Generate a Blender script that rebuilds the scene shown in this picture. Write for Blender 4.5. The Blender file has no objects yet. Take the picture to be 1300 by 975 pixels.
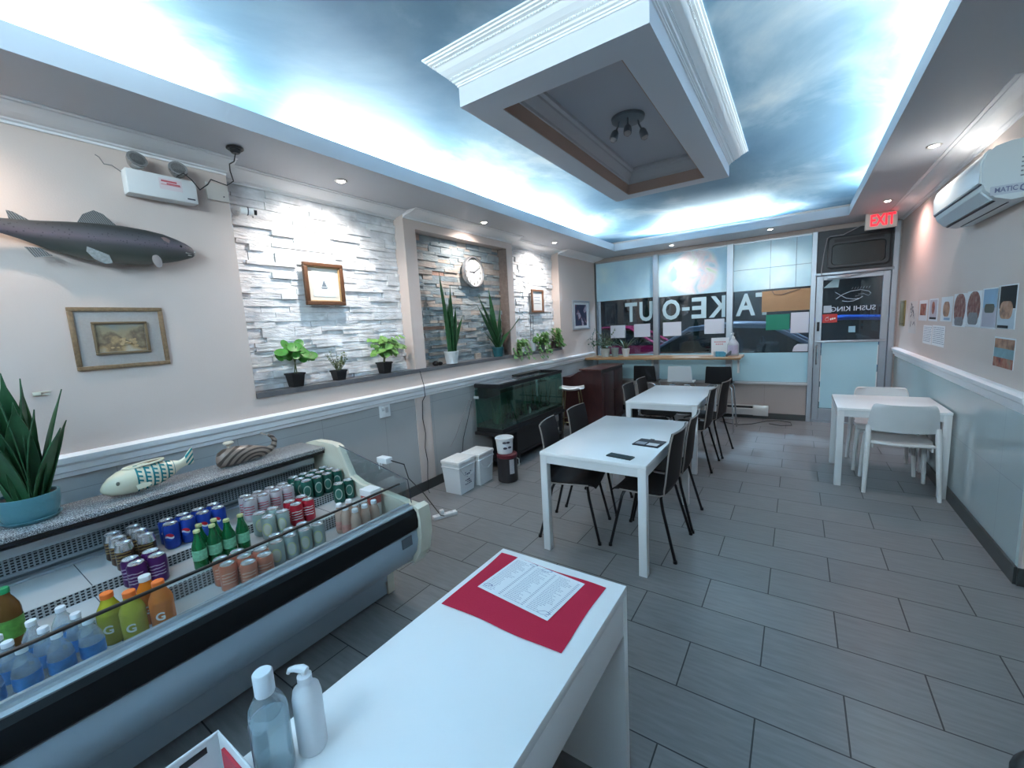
import bpy, bmesh, math, random
from mathutils import Vector, Matrix
random.seed(7)
S = bpy.context.scene
COL = S.collection
PI = math.pi

# ---------------------------------------------------------------- camera
def camera():
    yaw, pitch, roll = .6006, .134, -.0551
    f = Vector((-math.sin(yaw)*math.cos(pitch), math.cos(yaw)*math.cos(pitch), -math.sin(pitch)))
    r = Vector((math.cos(yaw), math.sin(yaw), 0)); u = r.cross(f)
    r2 = r*math.cos(roll)+u*math.sin(roll); u2 = -r*math.sin(roll)+u*math.cos(roll)
    cd = bpy.data.cameras.new('camera'); cd.sensor_width = 36; cd.lens = 532.03*36/1300
    cd.clip_start = .02
    co = bpy.data.objects.new('camera', cd); COL.objects.link(co)
    m = Matrix((r2, u2, -f)).transposed().to_4x4(); m.translation = Vector((3.1462, 0, 1.6245))
    co.matrix_world = m
    S.camera = co
camera()
S.view_settings.view_transform = 'Standard'
S.view_settings.look = 'None'
S.view_settings.gamma = 1
S.view_settings.use_curve_mapping = False
S.view_settings.exposure = 1.05

# ---------------------------------------------------------------- world (night street outside)
w = bpy.data.worlds.new('night'); S.world = w; w.use_nodes = True
bg = w.node_tree.nodes['Background']; bg.inputs[0].default_value = (.02, .035, .08, 1); bg.inputs[1].default_value = .25

# ---------------------------------------------------------------- lights of the place and added fill lights
COOL = (.75, .92, .98)
WARM = (1.0, .92, .86)
W0 = 4.231
def area(name, loc, rot, sx, sy, power, color):
    d = bpy.data.lights.new(name, 'AREA'); d.shape = 'RECTANGLE'; d.size = sx; d.size_y = sy; d.energy = power; d.color = color
    o = bpy.data.objects.new(name, d); COL.objects.link(o); o.location = loc; o.rotation_euler = rot
    return o
# tubes lying in the cove troughs (left, back, right), shining up and inwards; the gaps between them are where the tubes stop
COVE = 23.0     # watts per metre of tube
def tube_y(name, x, y0, y1, sgn, k=1.0):
    area(name, (x, (y0+y1)/2, 2.835), (0, PI+sgn*.75, 0), .04, y1-y0, COVE*(y1-y0)*k, COOL)
def tube_x(name, y, x0, x1, k=1.0):
    area(name, ((x0+x1)/2, y, 2.835), (PI+.75, 0, 0), x1-x0, .04, COVE*(x1-x0)*k, COOL)
LX, RX_ = .27, W0-.22
tube_y('cove_or_fill_tube', LX, -1.4, -.2, 1, 1.0)
tube_y('cove_or_fill_tube', LX, .0, 1.05, 1, .8)
tube_y('cove_or_fill_tube', LX, 1.75, 2.95, 1, .8)
tube_y('cove_or_fill_tube', LX, 3.55, 4.75, 1, 1.0)
tube_y('cove_or_fill_tube', LX, 5.2, 6.3, 1, 1.0)
area('cove_or_fill_tube', (2.1, -1.6, 2.835), (PI-.75, 0, 0), 2.6, .04, 95, COOL)  # fill added at the unseen front end to light the coffer's near face
tube_x('cove_or_fill_tube', 7.25, 1.25, 2.75, 1.2)
tube_y('cove_or_fill_tube', RX_, .6, 2.6, -1, .75)
tube_y('cove_or_fill_tube', RX_, 2.7, 4.1, -1, .6)
tube_y('cove_or_fill_tube', RX_, 4.2, 5.4, -1, .6)
tube_y('cove_or_fill_tube', RX_, 5.75, 6.4, -1, .5)
# unseen fill light added behind the camera to brighten the foreground
area('foreground_fill', (2.3, -1.1, 2.70), (0, 0, 0), .6, .6, 5, (.75, .88, 1.0))
# unseen fill light added outside so that the cars show
area('street_fill', (1.8, 11.5, 5.2), (0, 0, 0), .6, .6, 420, (.75, .85, 1.0))

# ================================================================ helpers
MATS = {}
def nodes_of(m):
    nt = m.node_tree
    return nt, nt.nodes, nt.links
def mat(name, color, rough=.5, metal=0, spec=.5, noise=0, nscale=20, bump=0, bscale=60, emit=None, estr=0, alpha=1, trans=0, ior=1.45, coat=0):
    if name in MATS: return MATS[name]
    m = bpy.data.materials.new(name); m.use_nodes = True
    nt, N, L = nodes_of(m); b = N['Principled BSDF']
    b.inputs['Base Color'].default_value = (*color, 1); b.inputs['Roughness'].default_value = rough
    b.inputs['Metallic'].default_value = metal; b.inputs['Specular IOR Level'].default_value = spec
    b.inputs['Transmission Weight'].default_value = trans; b.inputs['IOR'].default_value = ior
    b.inputs['Coat Weight'].default_value = coat
    if emit: b.inputs['Emission Color'].default_value = (*emit, 1); b.inputs['Emission Strength'].default_value = estr
    if noise or bump:
        tc = N.new('ShaderNodeTexCoord')
    if noise:
        n = N.new('ShaderNodeTexNoise'); n.inputs['Scale'].default_value = nscale; n.inputs['Detail'].default_value = 4
        L.new(tc.outputs['Object'], n.inputs['Vector'])
        mx = N.new('ShaderNodeMix'); mx.data_type = 'RGBA'
        mx.inputs[6].default_value = (*[c*(1-noise) for c in color], 1); mx.inputs[7].default_value = (*[min(1, c*(1+noise)) for c in color], 1)
        L.new(n.outputs['Fac'], mx.inputs[0]); L.new(mx.outputs[2], b.inputs['Base Color'])
    if bump:
        n2 = N.new('ShaderNodeTexNoise'); n2.inputs['Scale'].default_value = bscale; n2.inputs['Detail'].default_value = 5
        L.new(tc.outputs['Object'], n2.inputs['Vector'])
        bp = N.new('ShaderNodeBump'); bp.inputs['Strength'].default_value = bump; bp.inputs['Distance'].default_value = .01
        L.new(n2.outputs['Fac'], bp.inputs['Height']); L.new(bp.outputs[0], b.inputs['Normal'])
    MATS[name] = m
    return m
def ramp(N, L, src, stops, interp='LINEAR'):
    r = N.new('ShaderNodeValToRGB'); r.color_ramp.interpolation = interp
    e = r.color_ramp.elements
    while len(e) < len(stops): e.new(.5)
    for el, (p, c) in zip(e, stops): el.position = p; el.color = (*c, 1)
    L.new(src, r.inputs[0])
    return r
def mathn(N, L, op, a, b=None, c=None):
    n = N.new('ShaderNodeMath'); n.operation = op
    for i, v in enumerate((a, b, c)):
        if v is None: continue
        if isinstance(v, (int, float)): n.inputs[i].default_value = v
        else: L.new(v, n.inputs[i])
    return n.outputs[0]
def mixc(N, L, fac, a, b):
    mx = N.new('ShaderNodeMix'); mx.data_type = 'RGBA'
    for i, v in ((0, fac), (6, a), (7, b)):
        if isinstance(v, (int, float)): mx.inputs[i].default_value = v
        elif isinstance(v, tuple): mx.inputs[i].default_value = (*v, 1)
        else: L.new(v, mx.inputs[i])
    return mx.outputs[2]
def newmat(name, rough=.5):
    m = bpy.data.materials.new(name); m.use_nodes = True; MATS[name] = m
    nt, N, L = nodes_of(m); b = N['Principled BSDF']; b.inputs['Roughness'].default_value = rough
    tc = N.new('ShaderNodeTexCoord')
    return m, N, L, b, tc
def glassmat(name, tint=(1, 1, 1), gl=.06, rough=.02):
    # thin sheet of glass: mostly clear, mirror-like at grazing angles
    m = bpy.data.materials.new(name); m.use_nodes = True; MATS[name] = m
    nt, N, L = nodes_of(m); out = N['Material Output']; N.remove(N['Principled BSDF'])
    t = N.new('ShaderNodeBsdfTransparent'); t.inputs[0].default_value = (*tint, 1)
    g = N.new('ShaderNodeBsdfGlossy'); g.inputs['Roughness'].default_value = rough; g.inputs[0].default_value = (1, 1, 1, 1)
    lw_n = N.new('ShaderNodeLayerWeight'); lw_n.inputs[0].default_value = .5
    f = mathn(N, L, 'MULTIPLY_ADD', mathn(N, L, 'POWER', lw_n.outputs['Facing'], 5), 1-gl, gl)
    mx = N.new('ShaderNodeMixShader'); L.new(f, mx.inputs[0]); L.new(t.outputs[0], mx.inputs[1]); L.new(g.outputs[0], mx.inputs[2])
    L.new(mx.outputs[0], out.inputs[0])
    return m

class MB:
    def __init__(s): s.b = bmesh.new()
    def _new(s, geom, M):
        if M is not None: bmesh.ops.transform(s.b, matrix=M, verts=geom)
    def box(s, lo, hi, bev=0, M=None, seg=2):
        r = bmesh.ops.create_cube(s.b, size=1); vs = r['verts']
        for v in vs:
            v.co = Vector([lo[i]+(v.co[i]+.5)*(hi[i]-lo[i]) for i in range(3)])
        if bev:
            es = list({e for v in vs for e in v.link_edges})
            rr = bmesh.ops.bevel(s.b, geom=es, offset=bev, segments=seg, affect='EDGES', profile=.5)
            vs = list({v for f in rr['faces'] for v in f.verts} | {v for v in vs if v.is_valid})
        s._new([v for v in vs if v.is_valid], M); return s
    def lathe(s, prof, seg=24, M=None, cap=True):
        rings = []; allv = []
        for (r, z) in prof:
            if r < 1e-6: ring = [s.b.verts.new((0, 0, z))]
            else: ring = [s.b.verts.new((r*math.cos(2*PI*i/seg), r*math.sin(2*PI*i/seg), z)) for i in range(seg)]
            rings.append(ring); allv += ring
        for a, b in zip(rings, rings[1:]):
            if len(a) == 1 and len(b) == 1: continue
            for i in range(seg):
                j = (i+1) % seg
                if len(a) == 1: s.b.faces.new((a[0], b[j], b[i]))
                elif len(b) == 1: s.b.faces.new((a[i], a[j], b[0]))
                else: s.b.faces.new((a[i], a[j], b[j], b[i]))
        if cap:
            if len(rings[0]) > 1: s.b.faces.new(rings[0][::-1])
            if len(rings[-1]) > 1: s.b.faces.new(rings[-1])
        s._new(allv, M); return s
    def tube(s, pts, rad, seg=8, M=None, flat=1.0):
        pts = [Vector(p) for p in pts]; n = len(pts); rings = []; allv = []
        rads = rad if isinstance(rad, (list, tuple)) else [rad]*n
        prev = None
        for i, p in enumerate(pts):
            d = (pts[min(i+1, n-1)]-pts[max(i-1, 0)]).normalized()
            if prev is None:
                a = Vector((0, 0, 1)) if abs(d.z) < .9 else Vector((1, 0, 0))
                x = d.cross(a).normalized()
            else:
                x = (prev-d*prev.dot(d)).normalized()
            prev = x; y = d.cross(x)
            ring = [s.b.verts.new(p+(x*math.cos(2*PI*k/seg)+y*math.sin(2*PI*k/seg)*flat)*rads[i]) for k in range(seg)]
            rings.append(ring); allv += ring
        for a, b in zip(rings, rings[1:]):
            for k in range(seg):
                j = (k+1) % seg; s.b.faces.new((a[k], a[j], b[j], b[k]))
        s.b.faces.new(rings[0][::-1]); s.b.faces.new(rings[-1])
        s._new(allv, M); return s
    def prism(s, poly, axis, a, b, M=None):
        # polygon in the two other axes (order: xyz without axis), extruded a..b along axis
        idx = [i for i in range(3) if i != 'xyz'.index(axis)]; k = 'xyz'.index(axis)
        def mk(p, t):
            c = [0, 0, 0]; c[idx[0]] = p[0]; c[idx[1]] = p[1]; c[k] = t; return s.b.verts.new(c)
        A = [mk(p, a) for p in poly]; B = [mk(p, b) for p in poly]
        n = len(poly)
        for i in range(n): s.b.faces.new((A[i], A[(i+1) % n], B[(i+1) % n], B[i]))
        s.b.faces.new(A[::-1]); s.b.faces.new(B)
        s._new(A+B, M); return s
    def strip(s, rows, M=None, thick=0):
        # grid of points rows[i][j]
        vs = [[s.b.verts.new(p) for p in r] for r in rows]
        fs = []
        for a, b in zip(vs, vs[1:]):
            for i in range(len(a)-1): fs.append(s.b.faces.new((a[i], a[i+1], b[i+1], b[i])))
        allv = [v for r in vs for v in r]
        if thick:
            s.b.normal_update()
            ng = bmesh.ops.solidify(s.b, geom=fs, thickness=thick)['geom']
            allv += [g for g in ng if isinstance(g, bmesh.types.BMVert)]
        s._new(list(set(allv)), M); return s
def T(x, y, z): return Matrix.Translation((x, y, z))
def RX(a): return Matrix.Rotation(a, 4, 'X')
def RY(a): return Matrix.Rotation(a, 4, 'Y')
def RZ(a): return Matrix.Rotation(a, 4, 'Z')
def SC(x, y, z): return Matrix.Diagonal((x, y, z, 1))

def obj(name, mb, m, parent=None, loc=None, rot=None, smooth=35):
    me = bpy.data.meshes.new(name)
    if isinstance(mb, bpy.types.Mesh): me = mb; me.name = name
    else:
        bmesh.ops.recalc_face_normals(mb.b, faces=mb.b.faces[:]); mb.b.to_mesh(me); mb.b.free()
    o = bpy.data.objects.new(name, me); COL.objects.link(o)
    me.materials.clear(); me.materials.append(m)
    if smooth:
        for p in me.polygons: p.use_smooth = True
        try: me.set_sharp_from_angle(angle=math.radians(smooth))
        except Exception: pass
    if parent is not None: o.parent = parent
    if loc: o.location = loc
    if rot: o.rotation_euler = rot
    return o
def struct(name, mb, m, parent=None, smooth=0):
    o = obj(name, mb, m, parent, smooth=smooth)
    if parent is None: o['kind'] = 'structure'
    return o
def tag(o, label, cat, group=None):
    o['label'] = label; o['category'] = cat
    if group: o['group'] = group
    return o
def thing(name, label, cat, loc=(0, 0, 0), rotz=0, group=None):
    o = bpy.data.objects.new(name, None); COL.objects.link(o); o.empty_display_size = .05
    o.location = loc; o.rotation_euler = (0, 0, rotz)
    return tag(o, label, cat, group)
def dup(root, loc, rotz=None, label=None, group=None):
    def cp(o, parent):
        c = o.copy(); COL.objects.link(c)
        if parent is not None: c.parent = parent
        for ch in o.children: cp(ch, c)
        return c
    r = cp(root, None); r.location = loc
    if rotz is not None: r.rotation_euler = (0, 0, rotz)
    if label: r['label'] = label
    if group: r['group'] = group
    return r
def text_mesh(s, size, ext=.001, align='CENTER', bold=0, M=None):
    cu = bpy.data.curves.new('lettering', 'FONT'); cu.body = s; cu.size = size; cu.extrude = ext; cu.align_x = align; cu.align_y = 'CENTER'
    cu.offset = bold; cu.resolution_u = 3
    o = bpy.data.objects.new('lettering_source', cu); COL.objects.link(o)
    dg = bpy.context.evaluated_depsgraph_get(); dg.update()
    me = bpy.data.meshes.new_from_object(o.evaluated_get(dg))
    bpy.data.objects.remove(o); bpy.data.curves.remove(cu)
    if M is not None: me.transform(M)
    return me
# frames that turn a text/plate in the XY plane to face into the room
FACE_X = Matrix(((0, 0, 1, 0), (1, 0, 0, 0), (0, 1, 0, 0), (0, 0, 0, 1)))       # on the left wall, faces +x, reads along +y
FACE_NX = Matrix(((0, 0, -1, 0), (-1, 0, 0, 0), (0, 1, 0, 0), (0, 0, 0, 1)))    # on the right wall, faces -x
FACE_NY = Matrix(((1, 0, 0, 0), (0, 0, -1, 0), (0, 1, 0, 0), (0, 0, 0, 1)))     # on the back wall, faces -y
FACE_PY = Matrix(((-1, 0, 0, 0), (0, 0, 1, 0), (0, 1, 0, 0), (0, 0, 0, 1)))     # reads from the street (mirrored inside)
ORD = ['', 'first', 'second', 'third', 'fourth', 'fifth', 'sixth', 'seventh', 'eighth', 'ninth', 'tenth']

W, D = 4.231, 7.49
# ================================================================ materials of the room
wall_paint = mat('beige_paint', (.60, .50, .455), .62, noise=.03, nscale=3, bump=.06, bscale=120)
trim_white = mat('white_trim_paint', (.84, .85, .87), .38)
soffit_white = mat('soffit_paint', (.47, .49, .53), .55, noise=.02, nscale=4)
dark_base = mat('dark_baseboard', (.05, .055, .055), .35)
alu = mat('brushed_aluminium', (.40, .43, .47), .38, metal=.75, noise=.06, nscale=12)
def tile_floor():
    m, N, L, b, tc = newmat('grey_floor_tile', .32)
    mp = N.new('ShaderNodeMapping'); mp.inputs['Location'].default_value = (-2.745+.61*20, -2.055+.305*40, 0)
    L.new(tc.outputs['Object'], mp.inputs[0])
    br = N.new('ShaderNodeTexBrick'); L.new(mp.outputs[0], br.inputs['Vector'])
    br.offset = .5; br.offset_frequency = 2
    br.inputs['Scale'].default_value = 1; br.inputs['Brick Width'].default_value = .61; br.inputs['Row Height'].default_value = .305
    br.inputs['Mortar Size'].default_value = .0032; br.inputs['Mortar Smooth'].default_value = .1
    br.inputs['Color1'].default_value = (.20, .198, .20, 1); br.inputs['Color2'].default_value = (.228, .225, .226, 1); br.inputs['Mortar'].default_value = (.022, .022, .024, 1)
    mp2 = N.new('ShaderNodeMapping'); mp2.inputs['Scale'].default_value = (2.2, 16, 1); L.new(tc.outputs['Object'], mp2.inputs[0])
    n = N.new('ShaderNodeTexNoise'); n.inputs['Scale'].default_value = 3; n.inputs['Detail'].default_value = 6; L.new(mp2.outputs[0], n.inputs[0])
    r = ramp(N, L, n.outputs['Fac'], [(.3, (.86, .86, .86)), (.7, (1.1, 1.1, 1.1))])
    mx = N.new('ShaderNodeMix'); mx.data_type = 'RGBA'; mx.blend_type = 'MULTIPLY'; mx.inputs[0].default_value = 1
    L.new(br.outputs['Color'], mx.inputs[6]); L.new(r.outputs[0], mx.inputs[7]); L.new(mx.outputs[2], b.inputs['Base Color'])
    rr = mathn(N, L, 'MULTIPLY_ADD', n.outputs['Fac'], .18, .26); L.new(rr, b.inputs['Roughness'])
    bp = N.new('ShaderNodeBump'); bp.inputs['Strength'].default_value = .4; bp.inputs['Distance'].default_value = .002; bp.invert = True
    L.new(br.outputs['Fac'], bp.inputs['Height']); L.new(bp.outputs[0], b.inputs['Normal'])
    return m
def wainscot(name, c1, joint, w_, h_, rough, swap=True):
    m, N, L, b, tc = newmat(name, rough)
    sep = N.new('ShaderNodeSeparateXYZ'); L.new(tc.outputs['Object'], sep.inputs[0])
    cb = N.new('ShaderNodeCombineXYZ'); L.new(sep.outputs['Y' if swap else 'X'], cb.inputs[0]); L.new(sep.outputs['Z'], cb.inputs[1])
    br = N.new('ShaderNodeTexBrick'); L.new(cb.outputs[0], br.inputs['Vector']); br.offset = 0
    br.inputs['Scale'].default_value = 1; br.inputs['Brick Width'].default_value = w_; br.inputs['Row Height'].default_value = h_
    br.inputs['Mortar Size'].default_value = .0018
    br.inputs['Color1'].default_value = (*c1, 1); br.inputs['Color2'].default_value = (*[c*.97 for c in c1], 1); br.inputs['Mortar'].default_value = (*joint, 1)
    L.new(br.outputs['Color'], b.inputs['Base Color'])
    return m
def sky_mural():
    m, N, L, b, tc = newmat('painted_sky_mural', .6)
    mp = N.new('ShaderNodeMapping'); mp.inputs['Scale'].default_value = (1.1, .75, 1); L.new(tc.outputs['Object'], mp.inputs[0])
    n = N.new('ShaderNodeTexNoise'); n.inputs['Scale'].default_value = 1.0; n.inputs['Detail'].default_value = 7; n.inputs['Roughness'].default_value = .58; n.inputs['Distortion'].default_value = .5
    L.new(mp.outputs[0], n.inputs[0])
    r = ramp(N, L, n.outputs['Fac'], [(.36, (.18, .33, .48)), (.52, (.26, .43, .57)), (.60, (.43, .58, .69)), (.70, (.70, .78, .83))])
    L.new(r.outputs[0], b.inputs['Base Color'])
    return m
def ledger(name, stops, rough=.75):
    m, N, L, b, tc = newmat(name, rough)
    g = N.new('ShaderNodeNewGeometry')
    n = N.new('ShaderNodeTexNoise'); n.inputs['Scale'].default_value = 9; n.inputs['Detail'].default_value = 8; L.new(tc.outputs['Object'], n.inputs[0])
    r = ramp(N, L, g.outputs['Random Per Island'], stops)
    k = ramp(N, L, n.outputs['Fac'], [(.3, (.78, .78, .78)), (.7, (1.12, 1.12, 1.12))])
    mx = N.new('ShaderNodeMix'); mx.data_type = 'RGBA'; mx.blend_type = 'MULTIPLY'; mx.inputs[0].default_value = 1
    L.new(r.outputs[0], mx.inputs[6]); L.new(k.outputs[0], mx.inputs[7]); L.new(mx.outputs[2], b.inputs['Base Color'])
    n2 = N.new('ShaderNodeTexNoise'); n2.inputs['Scale'].default_value = 26; n2.inputs['Detail'].default_value = 8
    mp = N.new('ShaderNodeMapping'); mp.inputs['Scale'].default_value = (1, .6, 2.2); L.new(tc.outputs['Object'], mp.inputs[0]); L.new(mp.outputs[0], n2.inputs[0])
    bp = N.new('ShaderNodeBump'); bp.inputs['Strength'].default_value = .75; bp.inputs['Distance'].default_value = .016
    L.new(n2.outputs['Fac'], bp.inputs['Height']); L.new(bp.outputs[0], b.inputs['Normal'])
    return m
def speckle(name, base, dark, light, rough=.25, scale=240):
    m, N, L, b, tc = newmat(name, rough)
    v = N.new('ShaderNodeTexNoise'); v.inputs['Scale'].default_value = scale; v.inputs['Detail'].default_value = 3; L.new(tc.outputs['Object'], v.inputs[0])
    r = ramp(N, L, v.outputs['Fac'], [(.40, dark), (.48, base), (.56, base), (.64, light)])
    L.new(r.outputs[0], b.inputs['Base Color'])
    return m
def wood(name, c1, c2, rough=.4, sc=(1.2, 14, 14)):
    m, N, L, b, tc = newmat(name, rough)
    mp = N.new('ShaderNodeMapping'); mp.inputs['Scale'].default_value = sc; L.new(tc.outputs['Object'], mp.inputs[0])
    n = N.new('ShaderNodeTexNoise'); n.inputs['Scale'].default_value = 4; n.inputs['Detail'].default_value = 6; n.inputs['Distortion'].default_value = .8; L.new(mp.outputs[0], n.inputs[0])
    r = ramp(N, L, n.outputs['Fac'], [(.3, c1), (.7, c2)]); L.new(r.outputs[0], b.inputs['Base Color'])
    return m
floor_m = tile_floor()
wains_left = wainscot('grey_beige_wall_tile', (.40, .40, .40), (.26, .26, .26), .62, .90, .3)
wains_right = wainscot('glossy_pale_wall_tile', (.44, .50, .50), (.36, .40, .40), 1.9, .55, .07)
wains_back = wainscot('beige_low_wall_tile', (.42, .36, .33), (.28, .24, .22), .55, .8, .45, swap=False)
mural = sky_mural()
stone_white = ledger('white_painted_ledger_stone', [(0, (.74, .76, .79)), (.5, (.80, .81, .83)), (1, (.86, .86, .87))])
stone_grey = ledger('grey_slate_ledger_stone', [(0, (.22, .27, .30)), (.35, (.30, .35, .37)), (.6, (.38, .40, .40)), (.8, (.44, .38, .34)), (.95, (.5, .42, .36)), (1, (.46, .26, .2))])
stone_side = mat('brown_stone_edge', (.20, .15, .13), .8, noise=.35, nscale=24, bump=.8, bscale=40)
ledge_m = mat('dark_slate_ledge', (.13, .13, .14), .5, noise=.25, nscale=30)
steel = mat('chrome_steel', (.62, .64, .67), .18, metal=1)
black_pl = mat('black_plastic', (.012, .013, .015), .35)
white_pl = mat('white_plastic', (.78, .79, .80), .35)
paper = mat('white_paper', (.78, .78, .79), .7)
tape_dark = mat('dark_print', (.06, .06, .08), .7)

# ================================================================ room shell
struct('floor', MB().box((-.4, -2.2, -.12), (5.6, 7.75, 0)), floor_m)
struct('ceiling', MB().box((-.4, -2.2, 3.02), (5.6, 7.75, 3.12)), mural)
# left wall: lower part with tiled wainscot, upper part painted, with three recesses
Y1, Y2, Y3, Y4, Y5, Y6 = 1.397, 2.905, 3.055, 4.63, 4.76, 6.06
RD = .12
lw = MB()
lw.box((-.4, -2.2, .98), (0, 7.75, 1.245))
lw.box((-.4, -2.2, 1.245), (-RD-.03, 7.75, 3.02))
lw.box((-.4, -2.2, 1.245), (0, Y1, 3.02))
lw.box((-.4, Y2, 1.245), (0, Y3, 3.02))
lw.box((-.4, Y3, 2.635), (0, Y4, 3.02))
lw.box((-.4, Y4, 1.245), (0, Y5, 3.02))
lw.box((-.4, Y6, 1.245), (0, 7.75, 3.02))
lw.box((-.4, Y1, 2.778), (0, Y2, 3.02)); lw.box((-.4, Y5, 2.778), (0, Y6, 3.02))
wl = struct('wall_left', lw, wall_paint)
lower = MB().box((-.4, -2.2, 0), (0, 7.75, .985)); struct('wainscot', lower, wains_left, wl)
struct('pilaster', MB().box((0, 2.86, .1), (.008, 3.06, .985)), wall_paint, wl)
def stones(y0, y1, z0, z1, xb, dmax, seed):
    rnd = random.Random(seed); mb = MB(); z = z0
    while z < z1-.004:
        h = rnd.choice([.028, .036, .045, .055, .07]); h = min(h, z1-z)
        if z1-(z+h) < .03: h = z1-z
        y = y0-rnd.random()*.15
        while y < y1:
            l = rnd.uniform(.10, .36); a, b = max(y, y0), min(y+l, y1); y += l
            if b-a < .008: continue
            zz = z; parts = [(z, z+h)]
            if h > .06 and rnd.random() < .4: parts = [(z, z+h*.5), (z+h*.5, z+h)]
            for (p, q) in parts:
                d = xb+.006+rnd.random()**1.6*dmax
                g = .0012
                r = bmesh.ops.create_cube(mb.b, size=1)['verts']
                lo = (xb-.03, a+g, p+g); hi = (d, b-g, q-g)
                for v in r:
                    f = v.co.x > 0
                    v.co = Vector([lo[i]+(v.co[i]+.5)*(hi[i]-lo[i]) for i in range(3)])
                    if f: v.co += Vector((rnd.uniform(-.003, .003), 0, 0))
        z += h
    return mb
struct('white_stone_cladding', stones(Y1+.001, Y2-.001, 1.262, 2.772, -RD-.022, .024, 3), stone_white, wl)
struct('grey_stone_cladding', stones(Y3+.001, Y4-.016, 1.262, 2.634, -RD-.022, .026, 5), stone_grey, wl)
struct('white_stone_cladding', stones(Y5+.001, Y6-.001, 1.262, 2.772, -RD-.022, .024, 9), stone_white, wl)
struct('niche_side', MB().box((-RD-.03, Y4-.015, 1.262), (-.002, Y4-.0005, 2.634)), stone_side, wl)
struct('ledge', MB().box((-RD-.03, Y1, 1.245), (.012, Y6, 1.263)).box((-.01, Y1, 1.225), (.012, Y6, 1.246)), ledge_m, wl)
# right wall ends towards the kitchen; an end face turns the corner
RY0 = 3.43
rw = MB().box((W, RY0, .98), (5.6, 7.75, 3.02)); wr = struct('wall_right', rw, wall_paint)
struct('wainscot', MB().box((W, RY0+.04, 0), (4.6, 7.75, .985)), wains_right, wr)
struct('wall_end', MB().box((W+.012, RY0, 0), (5.6, RY0+.04, .985)), wall_paint, wr)
struct('wall_front', MB().box((-.4, -2.3, 0), (5.6, -2.2, 3.12)), wall_paint)
struct('wall_kitchen_side', MB().box((5.5, -2.2, 0), (5.6, RY0, 3.02)), wall_paint)
# soffits with cove lip
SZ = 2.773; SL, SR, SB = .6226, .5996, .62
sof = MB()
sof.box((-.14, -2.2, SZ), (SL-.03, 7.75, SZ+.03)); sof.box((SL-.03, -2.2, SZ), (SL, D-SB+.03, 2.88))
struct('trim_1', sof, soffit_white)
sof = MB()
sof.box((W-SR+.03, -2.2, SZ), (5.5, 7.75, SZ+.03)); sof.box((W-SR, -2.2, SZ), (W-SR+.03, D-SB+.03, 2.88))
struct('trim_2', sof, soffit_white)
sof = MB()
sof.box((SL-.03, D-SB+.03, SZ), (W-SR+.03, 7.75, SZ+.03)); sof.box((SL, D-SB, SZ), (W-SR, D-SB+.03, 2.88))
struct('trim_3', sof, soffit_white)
# crown along the walls: profile (distance from wall, height)
CP = [(0, 2.715), (.010, 2.715), (.012, 2.726), (.030, 2.728), (.036, 2.734), (.060, 2.736), (.10, 2.742), (.14, 2.752), (.17, 2.763), (.172, 2.768), (.195, 2.768), (.197, 2.774), (0, 2.774)]
def crown_y(mb, xw, y0, y1, s=1):
    mb.prism([(xw+s*d, z) for d, z in CP], 'y', y0, y1)
cr = MB()
crown_y(cr, 0, -2.2, Y1); crown_y(cr, -RD, Y1, Y2); crown_y(cr, 0, Y2, Y5); crown_y(cr, -RD, Y5, Y6); crown_y(cr, 0, Y6, D)
struct('trim_4', cr, trim_white)
cr = MB(); crown_y(cr, W, RY0, D, -1)
cr.prism([(RY0-d, z) for d, z in CP], 'x', W, 5.4)
struct('trim_5', cr, trim_white)
# chair rails
RP = [(0, .975), (.012, .978), (.016, 1.0), (.03, 1.008), (.034, 1.04), (.05, 1.055), (.056, 1.085), (.03, 1.095), (0, 1.097)]
struct('trim_6', MB().prism([(d, z) for d, z in RP], 'y', -2.2, 7.30), trim_white)
struct('trim_7', MB().prism([(W-d, z) for d, z in RP], 'y', RY0, 7.40), trim_white)
struct('baseboard_left', MB().box((0, -2.2, 0), (.014, D, .10)), dark_base)
struct('baseboard_right', MB().box((W-.014, RY0+.002, 0), (W, D-.05, .105)).box((W, RY0-.012, 0), (5.5, RY0, .105)), dark_base)
# ceiling coffer
X0, X1, CY0, CY1 = 1.622, 2.62, 1.88, 4.232
IX0, IX1, IY0, IY1 = 1.785, 2.451, 2.044, 4.098
cof = MB()
def ringbox(mb, o, i, z0, z1):
    mb.box((o[0], o[2], z0), (i[0], o[3], z1)); mb.box((i[1], o[2], z0), (o[1], o[3], z1))
    mb.box((i[0], o[2], z0), (i[1], i[2], z1)); mb.box((i[0], i[3], z0), (i[1], o[3], z1))
ringbox(cof, (X0, X1, CY0, CY1), (IX0, IX1, IY0, IY1), 2.80, 3.02)
coffer = struct('trim_8', cof, mat('coffer_paint', (.58, .61, .67), .5))
inner_paint = mat('shaded_beige_liner', (.42, .30, .25), .6)  # unlit beige and warm reflection put into this brown tone
lin = MB(); ringbox(lin, (IX0, IX1, IY0, IY1), (IX0+.006, IX1-.006, IY0+.006, IY1-.006), 2.803, 2.89); struct('coffer_liner', lin, inner_paint, coffer)
def mitre(mb, rect, prof, sgn):
    # moulding swept round a rectangle; prof = (offset outward, z)
    rows = []
    for d, z in prof:
        d *= sgn
        rows.append([(rect[0]-d, rect[2]-d, z), (rect[1]+d, rect[2]-d, z), (rect[1]+d, rect[3]+d, z), (rect[0]-d, rect[3]+d, z), (rect[0]-d, rect[2]-d, z)])
    mb.strip(rows)
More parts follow.
